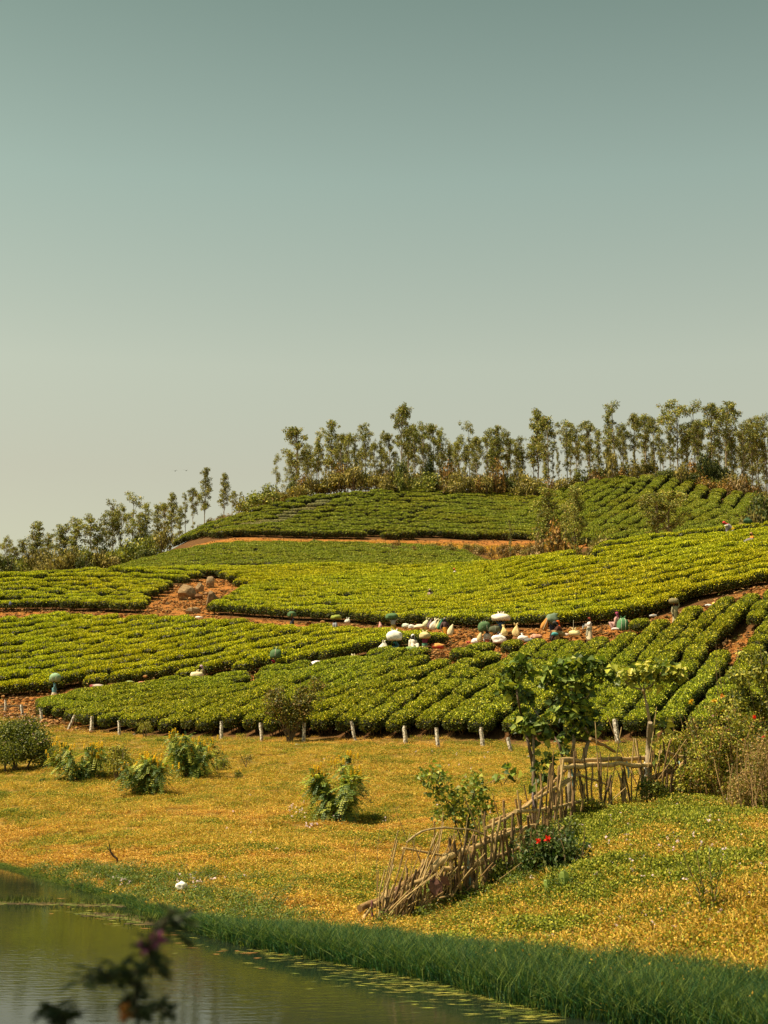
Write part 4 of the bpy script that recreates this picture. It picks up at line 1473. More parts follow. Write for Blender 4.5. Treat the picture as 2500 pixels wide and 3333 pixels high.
M['post'] = post_mat()
POSTS = [(18, 2278, 18, 2318, 'post at the far left, upper end of the fence line'), (70, 2293, 74, 2328, 'short post second from the left, by the fallen rail'),
         (130, 2305, 139, 2352, 'leaning post in front of the rounded end of the lowest tea row'), (243, 2328, 222, 2374, 'post leaning strongly to the right'),
         (300, 2331, 297, 2384, 'thick upright post right of the strongly leaning one'), (386, 2345, 388, 2392, 'post half hidden in leaves behind the yellow shrubs'),
         (720, 2347, 722, 2404, 'upright post right of the tallest yellow-flowered shrub'), (848, 2352, 853, 2414, 'post just left of the sapling'),
         (990, 2352, 988, 2416, 'grey post in the shade of the sapling'), (1143, 2347, 1155, 2410, 'pale post tilting left, right of the sapling'),
         (1317, 2362, 1320, 2420, 'straight pale post third from the big-leaved trees'), (1420, 2368, 1427, 2432, 'pale post with ragged top, second from the big-leaved trees'),
         (1567, 2367, 1570, 2430, 'squared pale post nearest the big-leaved trees'), (1652, 2400, 1663, 2444, 'short tilted stub in the bank left of the fence trees'),
         (2001, 2340, 2012, 2420, 'thick white-blotched post behind the stick fence')]
for i, (u0, v0, u1, v1, lab) in enumerate(POSTS):
    b = hit(u1, v1, 50)
    t = unproject(u0, v0, b[1])
    g = Geo()
    w = (0.085 if i not in (4, 12, 14) else 0.105) * pr.uniform(0.9, 1.1)
    ax = np.array(t) - b
    pts = np.array([b - ax * 0.25, b, b + ax * 0.4, b + ax * 0.8, t])
    pts[1:4, 0] += pr.normal(size=3) * 0.012
    tube(g, pts - b, w * np.array([1.1, 1.05, 1.0, 0.95, 0.9]) * pr.uniform(0.93, 1.07, 5), (1, 1, 1), 4 if i % 3 else 6)
    o = g.build('fence_post', M['post'], None, False, b)
    tag(o, 'white lichen-blotched stone ' + lab, 'fence post', 'stone posts along the foot of the tea')
a0, a1 = hit(-20, 2312, 50), hit(92, 2306, 50)
g = Geo()
tube(g, bez(a0 + (0, -0.3, 0.18), a1 + (0, -0.3, 0.12), (0, 0, 0.04)), 0.05, (0.12, 0.09, 0.06), 6)
tag(g.build('fallen_rail', M['bark']), 'dark wooden rail lying against the two leftmost stone posts', 'rail')


# ------------------------------------------------------------------ shrubs of the slope
SENNA = [(0.11, 0.17, 0.035), (0.06, 0.11, 0.028), (0.22, 0.27, 0.04), (0.34, 0.36, 0.05)]


def pinnate(g, rng, P, D, L, pal, pairs=9, w=0.035, ll=0.085):
    """A drooping feather leaf: midrib with pairs of leaflets."""
    D = unit(D)
    side = unit(np.cross(D, (0, 0, 1.0)) + 1e-6)
    col = pick(rng, pal, 1, None, 0.2)[0].clip(0.004, 1)
    t = np.linspace(0.12, 1, pairs)
    drop = -0.45 * L * t**2
    C = P + D * (t * L)[:, None] + np.array((0, 0, 1.0)) * drop[:, None]
    tang = unit(np.gradient(C, axis=0))
    for s in (-1, 1):
        dd = unit(side * s + tang * 0.45 + (0, 0, -0.15))
        nn = np.cross(tang, side) + rng.normal(size=(pairs, 3)) * 0.25
        cards(g, C, dd, nn, ll * (1 - 0.35 * t), w, col * rng.uniform(0.85, 1.15, (pairs, 1)), 0, 0.5, 0.05)


def senna(rng, H, Wd, nleaf, nflow):
    sg, lg, fg = Geo(), Geo(), Geo()
    tips = []
    for k in range(11):
        an = rng.uniform(0, 6.28)
        rr = Wd * 0.45 * math.sqrt(rng.random())
        hz = H * (0.92 - 0.5 * (rr / (Wd * 0.5)) ** 2) * rng.uniform(0.8, 1.02)
        b0 = (rng.normal() * 0.08, rng.normal() * 0.08, -0.1)
        e = np.array((rr * math.cos(an), rr * math.sin(an), hz))
        ln = bez(b0, e, rng.normal(size=3) * 0.08, 7)
        tube(sg, ln, np.linspace(0.022, 0.008, 7), (0.16, 0.12, 0.06), 5, 0, False)
        tips.append((ln, e))
    for k in range(nleaf):
        ln, e = tips[int(rng.integers(len(tips)))]
        t = rng.uniform(0.12, 1.0) ** 0.7
        p = np.array([np.interp(t * 6, range(7), ln[:, j]) for j in range(3)]) + rng.normal(size=3) * 0.05
        out = np.array((p[0], p[1], 0)) / (Wd * 0.5)
        D = unit(out * 0.8 + rand_dirs(rng, 1)[0] * 0.9 + (0, 0, 0.25))
        pinnate(lg, rng, p, D, rng.uniform(0.36, 0.6), SENNA, 9, 0.045, 0.10)
    for k in range(nflow):
        ln, e = tips[int(rng.integers(len(tips)))]
        p = e + rng.normal(size=3) * (0.16, 0.16, 0.06)
        if k % 4 == 0:
            t = rng.uniform(0.4, 0.8)
            p = np.array([np.interp(t * 6, range(7), ln[:, j]) for j in range(3)]) * (1.25, 1.25, 1.0)
        hh = rng.uniform(0.12, 0.26)
        m = 22
        zz = np.linspace(0, hh, m)
        an = np.arange(m) * 2.4
        r = 0.035 * (1 - zz / hh * 0.7)
        Q = p + np.stack((r * np.cos(an), r * np.sin(an), zz), 1)
        Dn = np.stack((np.cos(an), np.sin(an), np.full(m, 0.7)), 1)
        cards(fg, Q - Dn * 0.02, Dn, np.stack((-np.cos(an), -np.sin(an), np.full(m, 0.9)), 1), 0.06, 0.05, pick(rng, [(0.80, 0.50, 0.02), (0.85, 0.60, 0.05), (0.66, 0.36, 0.02)], m).clip(0, 0.95))
        tube(sg, [p - (0, 0, 0.12), p + (0, 0, hh * 0.8)], 0.008, (0.2, 0.18, 0.05), 4, 0, False)
    return sg, lg, fg


for (u, vt, vb, w, lab, nl, nf) in ((248, 2392, 2545, 180, 'yellow-flowered feathery shrub, leftmost of the four, beside the big dark bush', 620, 70),
                                    (478, 2450, 2588, 170, 'low yellow-flowered feathery shrub in front of the taller one', 560, 40),
                                    (612, 2362, 2535, 215, 'tallest yellow-flowered feathery shrub of the left-hand group', 760, 55),
                                    (1108, 2455, 2672, 205, 'yellow-flowered feathery shrub standing alone on the open slope', 700, 62)):
    b = hit(u, vb)
    k = b[1] / F
    H, Wd = (vb - vt) * k * 1.04, w * k * 1.12
    sg, lg, fg = senna(pr, H, Wd, nl, nf)
    e = empty('flowering_shrub', b)
    link('stems', sg.mesh('stems', M['bark']), e)
    link('foliage', lg.mesh('foliage', M['leaf']), e)
    link('blossom', fg.mesh('blossom', M['leaf']), e)
    tag(e, lab, 'shrub', 'yellow-flowered shrubs on the slope')


def leaf_shrub(name, u, vt, vb, w, pal, leaf, n_clump, label, cat='shrub', dmin=13.0, dots=None, depth=0.8, dens=1.0, stems=6):
    b = hit(u, vb, dmin)
    k = b[1] / F
    H, Wd = (vb - vt) * k, w * k
    sg, lg = bushy(pr, H, Wd, pal, n_clump, leaf, 0.02, stems, dens)
    e = empty(name, b)
    link('stems', sg.mesh('stems', M['bark']), e)
    link('foliage', lg.mesh('foliage', M['leaf']), e)
    if dots:
        fg = Geo()
        m = dots[1]
        dd = rand_dirs(pr, m)
        dd[:, 2] = np.abs(dd[:, 2])
        dd[:, 1] = -np.abs(dd[:, 1])
        Q = dd * (Wd * 0.47, Wd * 0.47, H * 0.5) + (0, 0, H * 0.45)
        for q in range(3):
            cards(fg, Q + pr.normal(size=Q.shape) * 0.02, rand_dirs(pr, m), rand_dirs(pr, m) + (0, -0.6, 0.5), dots[2], dots[2] * 0.8, dots[0])
        link('blossom', fg.mesh('blossom', M['leaf']), e)
    e.scale = (1, depth, 1)
    return tag(e, label, cat)


HEDGE = [(0.17, 0.20, 0.03), (0.10, 0.13, 0.022), (0.30, 0.30, 0.045), (0.05, 0.065, 0.016)]
YELLOWISH = [(0.34, 0.32, 0.045), (0.22, 0.23, 0.035), (0.44, 0.38, 0.06), (0.09, 0.10, 0.02)]
leaf_shrub('dense_bush', 45, 2318, 2508, 270, HEDGE, 0.10, 60, 'big dark green bush with tiny pink flowers at the left edge below the fence posts', 'bush', dots=((0.75, 0.5, 0.5), 60, 0.05), dens=2.2)
leaf_shrub('leafy_shrub', 383, 2400, 2540, 105, YELLOWISH, 0.10, 26, 'slim yellowish-green shrub between the first two yellow-flowered shrubs')
leaf_shrub('leafy_shrub', 716, 2448, 2512, 62, HEDGE, 0.07, 9, 'small dark green shrub at the right foot of the tallest yellow-flowered shrub')
leaf_shrub('leafy_shrub', 772, 2500, 2537, 44, HEDGE, 0.06, 7, 'tiny isolated shrub alone on the turf right of the yellow-flowered group')
leaf_shrub('leafy_shrub', 138, 2528, 2548, 60, HEDGE, 0.05, 6, 'low green plant at the left foot of the leftmost yellow-flowered shrub')
leaf_shrub('leafy_shrub', 470, 2335, 2398, 60, YELLOWISH, 0.07, 10, 'loose leafy weed growing up the lower tea row behind the yellow-flowered shrubs')
leaf_shrub('dry_weed', 800, 2440, 2500, 70, OLIVE, 0.05, 7, 'brownish dry weed on the turf beyond the tiny isolated shrub', dens=0.6)
leaf_shrub('dry_weed', 1640, 2518, 2560, 170, DRYT, 0.05, 10, 'patch of tall brown dry weed behind the first fence tree', dens=0.6)

# sapling among the lower row ends
b = hit(942, 2418, 50)
k = b[1] / F
sg, lg = Geo(), Geo()
for i in range(13):
    e_ = np.array((pr.uniform(-1.5, 2.1), pr.uniform(-0.5, 0.5), pr.uniform(1.6, 3.2)))
    ln = bez((pr.normal() * 0.05, 0, -0.1), e_, (pr.normal() * 0.15, 0, 0.25), 7)
    tube(sg, ln, np.linspace(0.035, 0.008, 7), (0.16, 0.11, 0.06), 5, 0, False)
    for q in range(8):
        t = pr.uniform(0.35, 1.0)
        c = np.array([np.interp(t * 6, range(7), ln[:, j]) for j in range(3)]) + pr.normal(size=3) * 0.12
        clump_cards(lg, pr, c, 0.30, 46, 0.12, [(0.10, 0.11, 0.022), (0.06, 0.07, 0.016), (0.22, 0.19, 0.035), (0.20, 0.12, 0.03)])
e = empty('sapling', b)
link('trunk', sg.mesh('trunk', M['bark']), e)
link('crown', lg.mesh('crown', M['leaf']), e)
tag(e, 'sparse many-stemmed sapling in front of the lower tea rows', 'tree')

# ------------------------------------------------------------------ stick fence
BASE = [(1150, 3012), (1298, 2992), (1475, 2945), (1580, 2900), (1677, 2850), (1740, 2785), (1800, 2715), (1870, 2668), (1980, 2636), (2100, 2605), (2250, 2582), (2400, 2570)]
BU = np.array([p[0] for p in BASE], float)
BP = np.array([hit(u, v) for u, v in BASE])
BD = BP[:, 1]


def dfence(u):
    return float(np.interp(u, BU, BD))


def fp(u, v, off=0.0):
    return unproject(u, v, dfence(u) + off)


fence = empty('stick_fence', BP[4])
tag(fence, 'rough fence of sticks and bamboo rails running from the pond edge up to the thicket', 'fence')
WOODS = [(0.42, 0.29, 0.13), (0.32, 0.20, 0.09), (0.52, 0.37, 0.17), (0.20, 0.13, 0.07), (0.13, 0.09, 0.05)]


def fpart(name, pts, rad, col, sides=7):
    g = Geo()
    P = np.array(pts) - BP[4]
    m = max(6, 3 * len(P))
    t = np.linspace(0, len(P) - 1, m)
    Q = np.stack([np.interp(t, range(len(P)), P[:, j]) for j in range(3)], 1)
    if m > 6:
        Q[1:-1] = (Q[:-2] + 2 * Q[1:-1] + Q[2:]) / 4
    Q[1:-1] += pr.normal(size=(m - 2, 3)) * rad * 0.25
    rr = np.linspace(rad * 1.1, rad * 0.85, m) * (1 + 0.10 * pr.normal(size=m))
    tube(g, Q, rr, col, sides)
    return g.build(name, M['bark'], fence, True)


RAILS = [  # (pixels, radius, offset in depth)
    ([(1213, 2949), (1300, 2900), (1399, 2844)], 0.055, -0.15), ([(1407, 2827), (1440, 2800), (1466, 2782), (1517, 2772)], 0.075, -0.2),
    ([(1530, 2763), (1644, 2717), (1741, 2687)], 0.05, -0.15), ([(1171, 2957), (1290, 2898), (1403, 2806)], 0.05, 0.1),
    ([(1437, 2829), (1517, 2827), (1572, 2799)], 0.042, -0.1), ([(1517, 2831), (1614, 2789), (1732, 2746)], 0.045, -0.1),
    ([(1572, 2734), (1656, 2704), (1700, 2690)], 0.04, 0.1), ([(1580, 2696), (1656, 2658), (1741, 2603), (1850, 2535)], 0.035, -0.1),
    ([(1597, 2675), (1682, 2645), (1758, 2586), (1842, 2506)], 0.038, 0.1), ([(1677, 2641), (1762, 2637), (1850, 2616)], 0.04, -0.12),
    ([(1777, 2640), (1862, 2611), (1933, 2602)], 0.04, -0.12), ([(1828, 2497), (1895, 2492), (2022, 2486), (2094, 2490), (2153, 2488)], 0.062, -0.2),
    ([(1828, 2474), (1900, 2476), (1990, 2472), (2106, 2467)], 0.06, 0.15), ([(2106, 2535), (2199, 2505), (2267, 2459)], 0.075, -0.3),
    ([(2149, 2446), (2200, 2458), (2246, 2467)], 0.055, 0.1), ([(2144, 2471), (2212, 2514), (2258, 2556), (2300, 2566)], 0.035, -0.35),
    ([(1878, 2522), (1940, 2540), (1992, 2560)], 0.03, -0.22), ([(1887, 2514), (1830, 2555), (1777, 2581)], 0.035, -0.2),
    ([(1921, 2404), (1965, 2425), (2001, 2446)], 0.04, 0.0), ([(1163, 3018), (1185, 2985), (1208, 2955)], 0.04, -0.05),
    ([(1430, 2925), (1500, 2900), (1530, 2880)], 0.025, -0.1), ([(1310, 2760), (1600, 2815), (1760, 2700)], 0.022, 0.15)]
for i, (px_, r_, of) in enumerate(RAILS):
    fpart('rail', [fp(u, v, of) for u, v in px_], r_, np.array(WOODS[(0, 2, 0, 1, 2)[i % 5]]) * pr.uniform(0.95, 1.25), 8)
fpart('bent_branch', [fp(u, v, -0.1) for u, v in ((1323, 2742), (1378, 2700), (1445, 2694), (1542, 2700), (1606, 2734))], 0.02, (0.45, 0.33, 0.17), 6)
for i in range(165):
    u = pr.uniform(1225, 2290)
    v = np.interp(u, BU, [p[1] for p in BASE])
    hgt = np.interp(u, [1225, 1400, 1600, 1750, 1900, 2100, 2290], [110, 180, 215, 225, 195, 175, 150]) * pr.uniform(0.5, 1.2)
    off = pr.normal() * 0.14
    du = pr.normal() * 20 + (14 if u < 1500 else 0)
    c = np.array(WOODS[int(pr.choice(5, p=(0.16, 0.2, 0.08, 0.28, 0.28)))])
    b0 = hit(u, v + 4)
    e0 = unproject(u + du, v - hgt, b0[1] + off)
    fpart('stick', [b0 - (0, 0, 0.15), (b0 + e0) / 2 + pr.normal(size=3) * 0.04, e0], pr.uniform(0.014, 0.034), c, 5)
for i in range(95):       # thin brush fanning out, most of it at the lower end
    u = pr.uniform(1215, 1450) if i < 62 else pr.uniform(1450, 2200)
    v = np.interp(u, BU, [p[1] for p in BASE])
    L = pr.uniform(140, 330)
    an = R(pr.uniform(28, 88) if i < 62 else pr.uniform(20, 150))
    b0 = hit(u, v + 2)
    e0 = unproject(u + L * math.cos(an) * 0.75, v - L * math.sin(an), b0[1] + pr.normal() * 0.25)
    mid = (b0 + e0) / 2 + pr.normal(size=3) * (0.07, 0.05, 0.07)
    fpart('brushwood', [b0 - (0, 0, 0.1), mid, e0], pr.uniform(0.007, 0.016), np.array(WOODS[int(pr.integers(3))]) * 1.05, 5)
for (u, v, c) in ((1210, 2950, (0.14, 0.06, 0.06)), (1290, 2905, (0.14, 0.06, 0.06)), (1400, 2846, (0.14, 0.06, 0.06)), (1520, 2775, (0.30, 0.34, 0.24)), (1524, 2828, (0.12, 0.2, 0.2)),
                  (2042, 2490, (0.2, 0.34, 0.34)), (2100, 2492, (0.55, 0.5, 0.42)), (2235, 2476, (0.2, 0.36, 0.36)), (2212, 2490, (0.3, 0.42, 0.4)), (1862, 2512, (0.2, 0.34, 0.34)), (1735, 2594, (0.2, 0.15, 0.15))):
    g = Geo()
    p = fp(u, v, -0.24) - BP[4]
    an = np.linspace(0, 2 * math.pi, 9)
    ring = p + np.stack((np.zeros(9), np.cos(an) * 0.085 + 0.06, np.sin(an) * 0.085), 1)
    tube(g, ring, 0.018, c, 5, 0, False)
    tube(g, [p + (0, -0.03, -0.05), p + (0.02, -0.05, -0.2), p + (pr.normal() * 0.06, -0.04, -0.34)], (0.02, 0.03, 0.012), c, 5)
    g.build('cloth_tie', M['cloth'], fence)
g = Geo()
q = fp(1415, 2855, -0.3)
cards(g, np.tile(q - BP[4], (6, 1)) + pr.normal(size=(6, 3)) * 0.05, np.tile((0.2, 0, -1.0), (6, 1)) + pr.normal(size=(6, 3)) * 0.2, np.tile((0, -1, 0.2), (6, 1)) + pr.normal(size=(6, 3)) * 0.3, 0.32, 0.16, (0.20, 0.10, 0.08))
g.build('rag', M['cloth'], fence)

# ------------------------------------------------------------------ big-leaved trees in the fence
BIGLEAF = [(0.17, 0.23, 0.035), (0.09, 0.14, 0.025), (0.34, 0.36, 0.045), (0.05, 0.08, 0.018)]
LIGHTLEAF = [(0.34, 0.34, 0.05), (0.22, 0.25, 0.04), (0.45, 0.40, 0.06), (0.10, 0.14, 0.025)]


def big_leaf(g, rng, P, size, pal):
    """Broad pointed leaves, each folded along the midrib."""
    n = len(P)
    D = unit(rand_dirs(rng, n) * (1, 1, 0.6) + (0, 0, -0.45))
    Nn = unit(rand_dirs(rng, n) * 0.9 + (-0.25, -0.4, 0.7))
    S = unit(np.cross(D, Nn))
    Nn = np.cross(S, D)
    L = size * rng.uniform(0.65, 1.25, n)[:, None]
    W = L * rng.uniform(0.75, 1.0, n)[:, None]
    col = np.repeat(pick(rng, pal, n, None, 0.18).clip(0.004, 1), 6, axis=0)
    V = np.stack((P, P + D * L * 0.22 + S * W * 0.5 + Nn * W * 0.14, P + D * L * 0.6 + S * W * 0.27 + Nn * W * 0.08, P + D * L,
                  P + D * L * 0.6 - S * W * 0.27 + Nn * W * 0.08, P + D * L * 0.22 - S * W * 0.5 + Nn * W * 0.14), 1).reshape(-1, 3)
    k = np.arange(n)[:, None] * 6
    g.add(V, np.concatenate((np.concatenate((k, k + 1, k + 2, k + 3), 1), np.concatenate((k, k + 3, k + 4, k + 5), 1))), col)


def fence_tree(u0, v0, trunks, crowns, label, pal, size=0.21, d_off=0.0, name='big_leaved_tree'):
    b = hit(u0, v0)
    d = b[1] + d_off
    e = empty(name, b)
    tg, cg = Geo(), Geo()
    for pts, r0, r1, c in trunks:
        P = np.array([unproject(u, v, d + 0.1 * i * (-1) ** i) for i, (u, v) in enumerate(pts)]) - b
        m = 4 * len(P)
        t = np.linspace(0, len(P) - 1, m)
        Q = np.stack([np.interp(t, range(len(P)), P[:, j]) for j in range(3)], 1)
        Q[1:-1] = (Q[:-2] + Q[1:-1] + Q[2:]) / 3
        tube(tg, Q, np.linspace(r0, r1, m) * (1 + 0.06 * pr.normal(size=m)), c, 7)
    for (u, v, ru, rv, n) in crowns:
        k = d / F
        c = unproject(u, v, d) - b
        dd = rand_dirs(pr, n) * (pr.random(n)[:, None] ** 0.4)
        P = c + dd * np.array((ru * k, max(ru, rv) * k * 0.8, rv * k))
        P = np.concatenate((P, (P + pr.normal(size=P.shape) * 0.10)[::3]))
        big_leaf(cg, pr, P, size, pal)
        for i in range(min(8, n // 6)):
            tube(tg, bez(c + (0, 0, -rv * k * 0.7), P[i], (0, 0, 0.03), 4), (0.01, 0.008, 0.006, 0.004), (0.2, 0.17, 0.07), 4, 0, False)
    link('trunk', tg.mesh('trunk', M['bark'], True), e)
    link('crown', cg.mesh('crown', M['leaf']), e)
    return tag(e, label, 'tree')


GREYBARK = (0.34, 0.27, 0.18)
DARKBARK = (0.17, 0.12, 0.08)
fence_tree(1738, 2690, [([(1738, 2690), (1738, 2600), (1737, 2500), (1720, 2420), (1702, 2350), (1684, 2270), (1676, 2190)], 0.065, 0.018, DARKBARK), ([(1738, 2520), (1736, 2400), (1730, 2380)], 0.045, 0.02, GREYBARK),
                        ([(1740, 2370), (1760, 2340), (1722, 2285)], 0.02, 0.012, GREYBARK)],
           [(1690, 2180, 48, 42, 75), (1655, 2215, 42, 36, 45), (1675, 2250, 34, 34, 40), (1735, 2365, 75, 40, 95), (1715, 2335, 55, 30, 40), (1770, 2400, 30, 24, 16), (1775, 2465, 30, 30, 16), (1758, 2520, 50, 50, 30), (1720, 2265, 30, 26, 22),
            (1640, 2530, 30, 34, 10), (1668, 2490, 22, 22, 6)],
           'dark-trunked big-leaved young tree growing through the stick fence, leftmost of three', BIGLEAF)
fence_tree(1862, 2650, [([(1855, 2650), (1852, 2560), (1858, 2480), (1870, 2410), (1864, 2320), (1862, 2250), (1850, 2180)], 0.07, 0.02, GREYBARK), ([(1896, 2500), (1906, 2440), (1920, 2400), (1905, 2370)], 0.075, 0.03, GREYBARK),
                        ([(1862, 2306), (1905, 2275), (1930, 2240), (1958, 2180)], 0.026, 0.014, (0.42, 0.33, 0.17)), ([(1832, 2470), (1820, 2420), (1790, 2380)], 0.04, 0.02, DARKBARK)],
           [(1830, 2185, 75, 42, 130), (1870, 2240, 70, 48, 120), (1895, 2320, 58, 45, 95), (1835, 2310, 50, 40, 60), (1900, 2370, 55, 30, 60), (1960, 2180, 52, 34, 70), (1895, 2150, 62, 28, 60), (1835, 2440, 25, 24, 14), (1780, 2210, 34, 30, 24), (1850, 2390, 40, 24, 26)],
           'big-leaved tree with two pale stems and the widest crown, middle of three', BIGLEAF)
fence_tree(2104, 2604, [([(2100, 2604), (2105, 2520), (2112, 2430), (2116, 2352)], 0.12, 0.075, GREYBARK), ([(2116, 2360), (2108, 2310), (2096, 2255), (2092, 2246)], 0.042, 0.03, (0.48, 0.35, 0.19)),
                        ([(2092, 2246), (2062, 2238), (2040, 2222), (2030, 2210)], 0.022, 0.012, GREYBARK), ([(2093, 2248), (2098, 2225), (2106, 2195)], 0.022, 0.012, GREYBARK), ([(2093, 2248), (2118, 2232), (2142, 2212), (2150, 2190)], 0.022, 0.012, (0.42, 0.32, 0.16)), ([(2092, 2246), (2076, 2222), (2070, 2200)], 0.02, 0.01, GREYBARK)],
           [(2045, 2190, 52, 30, 55), (2110, 2185, 45, 26, 40), (2160, 2165, 50, 26, 40), (2195, 2195, 40, 34, 36), (2150, 2205, 40, 20, 26), (2080, 2205, 34, 18, 22), (2215, 2185, 22, 14, 8), (2150, 2235, 16, 14, 5), (2130, 2440, 30, 60, 22), (2150, 2350, 30, 40, 14)],
           'pale-leaved young tree regrown from a thick cut stump, rightmost of three in the fence', LIGHTLEAF)
fence_tree(1515, 2800, [([(1512, 2800), (1520, 2720), (1530, 2640), (1545, 2570)], 0.04, 0.012, DARKBARK), ([(1512, 2790), (1490, 2700), (1450, 2600), (1405, 2510)], 0.022, 0.008, DARKBARK), ([(1515, 2760), (1555, 2690), (1590, 2620)], 0.02, 0.008, DARKBARK), ([(1518, 2740), (1480, 2660), (1470, 2580)], 0.016, 0.007, GREYBARK)],
           [(1400, 2515, 52, 26, 55), (1430, 2560, 60, 38, 90), (1475, 2600, 48, 36, 60), (1545, 2560, 50, 44, 110), (1572, 2620, 56, 34, 100), (1520, 2660, 60, 40, 80), (1450, 2650, 60, 26, 50), (1370, 2530, 20, 20, 12), (1545, 2720, 40, 40, 40)],
           'low bushy shrub with small bright leaves behind the lower stick fence', LIGHTLEAF[:2] + BIGLEAF[:2], 0.12, 0.6, 'bright_leaved_shrub')

# ------------------------------------------------------------------ thicket at the right edge
TH = [(0.32, 0.33, 0.04), (0.18, 0.21, 0.028), (0.50, 0.45, 0.06), (0.05, 0.065, 0.015), (0.34, 0.20, 0.05)]


def thicket(u, vt, vb, w, leaf, n_leaf, n_stem, pal, label, stemcol, dots=None, dep=1.4, cat='bush'):
    b = hit(u, vb)
    k = b[1] / F
    H, Wd = (vb - vt) * k, w * k
    e = empty('viny_thicket', b)
    sg, lg = Geo(), Geo()
    for i in range(n_stem):
        x0 = pr.uniform(-0.5, 0.5) * Wd
        y0 = pr.uniform(-0.5, 0.5) * dep
        hz = H * (0.55 + 0.5 * pr.random())
        tube(sg, bez((x0, y0, -0.1), (x0 + pr.normal() * 0.22 * H * 0.5, y0 + pr.normal() * 0.2, hz), pr.normal(size=3) * 0.10, 6), np.linspace(0.016, 0.005, 6), np.array(stemcol) * pr.uniform(0.5, 1.2), 4, 0, False)
    nc = max(12, n_leaf // 130)
    for i in range(nc):
        x0, y0 = pr.uniform(-0.5, 0.5) * Wd, pr.uniform(-0.5, 0.5) * dep
        top = H * (1 - 0.35 * (2 * x0 / Wd) ** 2) * (0.85 + 0.15 * pr.normal())
        z0 = pr.uniform(0.05, 1.0) ** 0.8 * top
        clump_cards(lg, pr, (x0, y0, z0), pr.uniform(0.18, 0.42), 130, leaf, pal, 0.9)
    link('stems', sg.mesh('stems', M['bark']), e)
    link('foliage', lg.mesh('foliage', M['leaf']), e)
    if dots:
        for (du, dv, s_, c) in dots:
            fg = Geo()
            p = unproject(du, dv, b[1] - dep * 0.55) - b
            cards(fg, np.tile(p, (14, 1)), rand_dirs(pr, 14) + (0, -0.4, 0), rand_dirs(pr, 14) + (0, -0.8, 0.3), s_, s_ * 0.6, np.array(c) * pr.uniform(0.7, 1.1, (14, 1)))
            link('flower', fg.mesh('flower', M['leaf']), e)
    return tag(e, label, cat)


REDF, YELF, PINKF = (0.75, 0.03, 0.01), (0.75, 0.45, 0.03), (0.7, 0.4, 0.5)
thicket(2395, 2320, 2600, 260, 0.075, 13000, 46, TH, 'tangled viny thicket with red flowers at the right end of the stick fence', (0.34, 0.20, 0.09),
        [(2456, 2334, 0.075, REDF), (2485, 2397, 0.06, REDF), (2417, 2408, 0.04, REDF), (2320, 2330, 0.04, PINKF)])
thicket(2275, 2300, 2570, 200, 0.07, 10000, 24, TH, 'olive viny growth with yellow leaves just right of the fence trees', (0.3, 0.2, 0.1),
        [(2250, 2285, 0.10, YELF), (2325, 2280, 0.10, YELF), (2350, 2265, 0.09, (0.7, 0.3, 0.05)), (2354, 2312, 0.08, YELF), (2270, 2303, 0.08, (0.4, 0.36, 0.05))])
thicket(2470, 2400, 2650, 150, 0.06, 5000, 44, [(0.30, 0.18, 0.06), (0.2, 0.13, 0.05), (0.16, 0.17, 0.03), (0.4, 0.28, 0.1)], 'heap of dry hanging stems and leaves at the right edge below the viny thicket', (0.40, 0.26, 0.12),
        [(2468, 2665, 0.05, REDF)])
thicket(2465, 2105, 2560, 200, 0.11, 9000, 16, [(0.36, 0.35, 0.045), (0.22, 0.24, 0.035), (0.45, 0.40, 0.06), (0.06, 0.08, 0.018), (0.10, 0.12, 0.025)],
        'tall leafy bush with glossy yellow-green leaves at the right edge above the viny thicket', (0.2, 0.13, 0.07), None, 1.6)
thicket(1800, 2690, 2850, 150, 0.10, 4200, 22, [(0.05, 0.09, 0.02), (0.03, 0.06, 0.016), (0.09, 0.13, 0.03), (0.14, 0.16, 0.04)], 'dark leafy clump with two red flowers under the middle of the stick fence', (0.16, 0.1, 0.05),
        [(1752, 2738, 0.075, REDF), (1782, 2731, 0.09, REDF)], 0.8)


def frond_plant(name, u, vb, n, h0, h1, w, pal, label, cat, lean=0.35, leaves=None):
    b = hit(u, vb)
    g = Geo()
    for i in range(n):
        D = unit(np.array((pr.normal() * lean, pr.normal() * lean, 1.0)))
        h = pr.uniform(h0, h1)
        c = pick(pr, pal, 1)[0].clip(0.004, 1)
        side = unit(np.cross(D, pr.normal(size=3)))
        p0 = np.array((pr.normal() * 0.05, pr.normal() * 0.05, -0.03))
        out = np.array((D[0], D[1], 0)) * 1.0
        pts = [p0 + D * h * t + out * h * 0.5 * t * t - np.array((0, 0, 0.35 * h * t**3)) for t in (0, 0.35, 0.7, 1.0)]
        V = np.array([q + side * s * w * f for q, f in zip(pts, (0.6, 1.0, 0.7, 0.05)) for s in (-0.5, 0.5)])
        g.add(V, [(0, 1, 3, 2), (2, 3, 5, 4), (4, 5, 7, 6)], c)
    o = g.build(name, M['leaf'], None, False, b)
    return tag(o, label, cat)


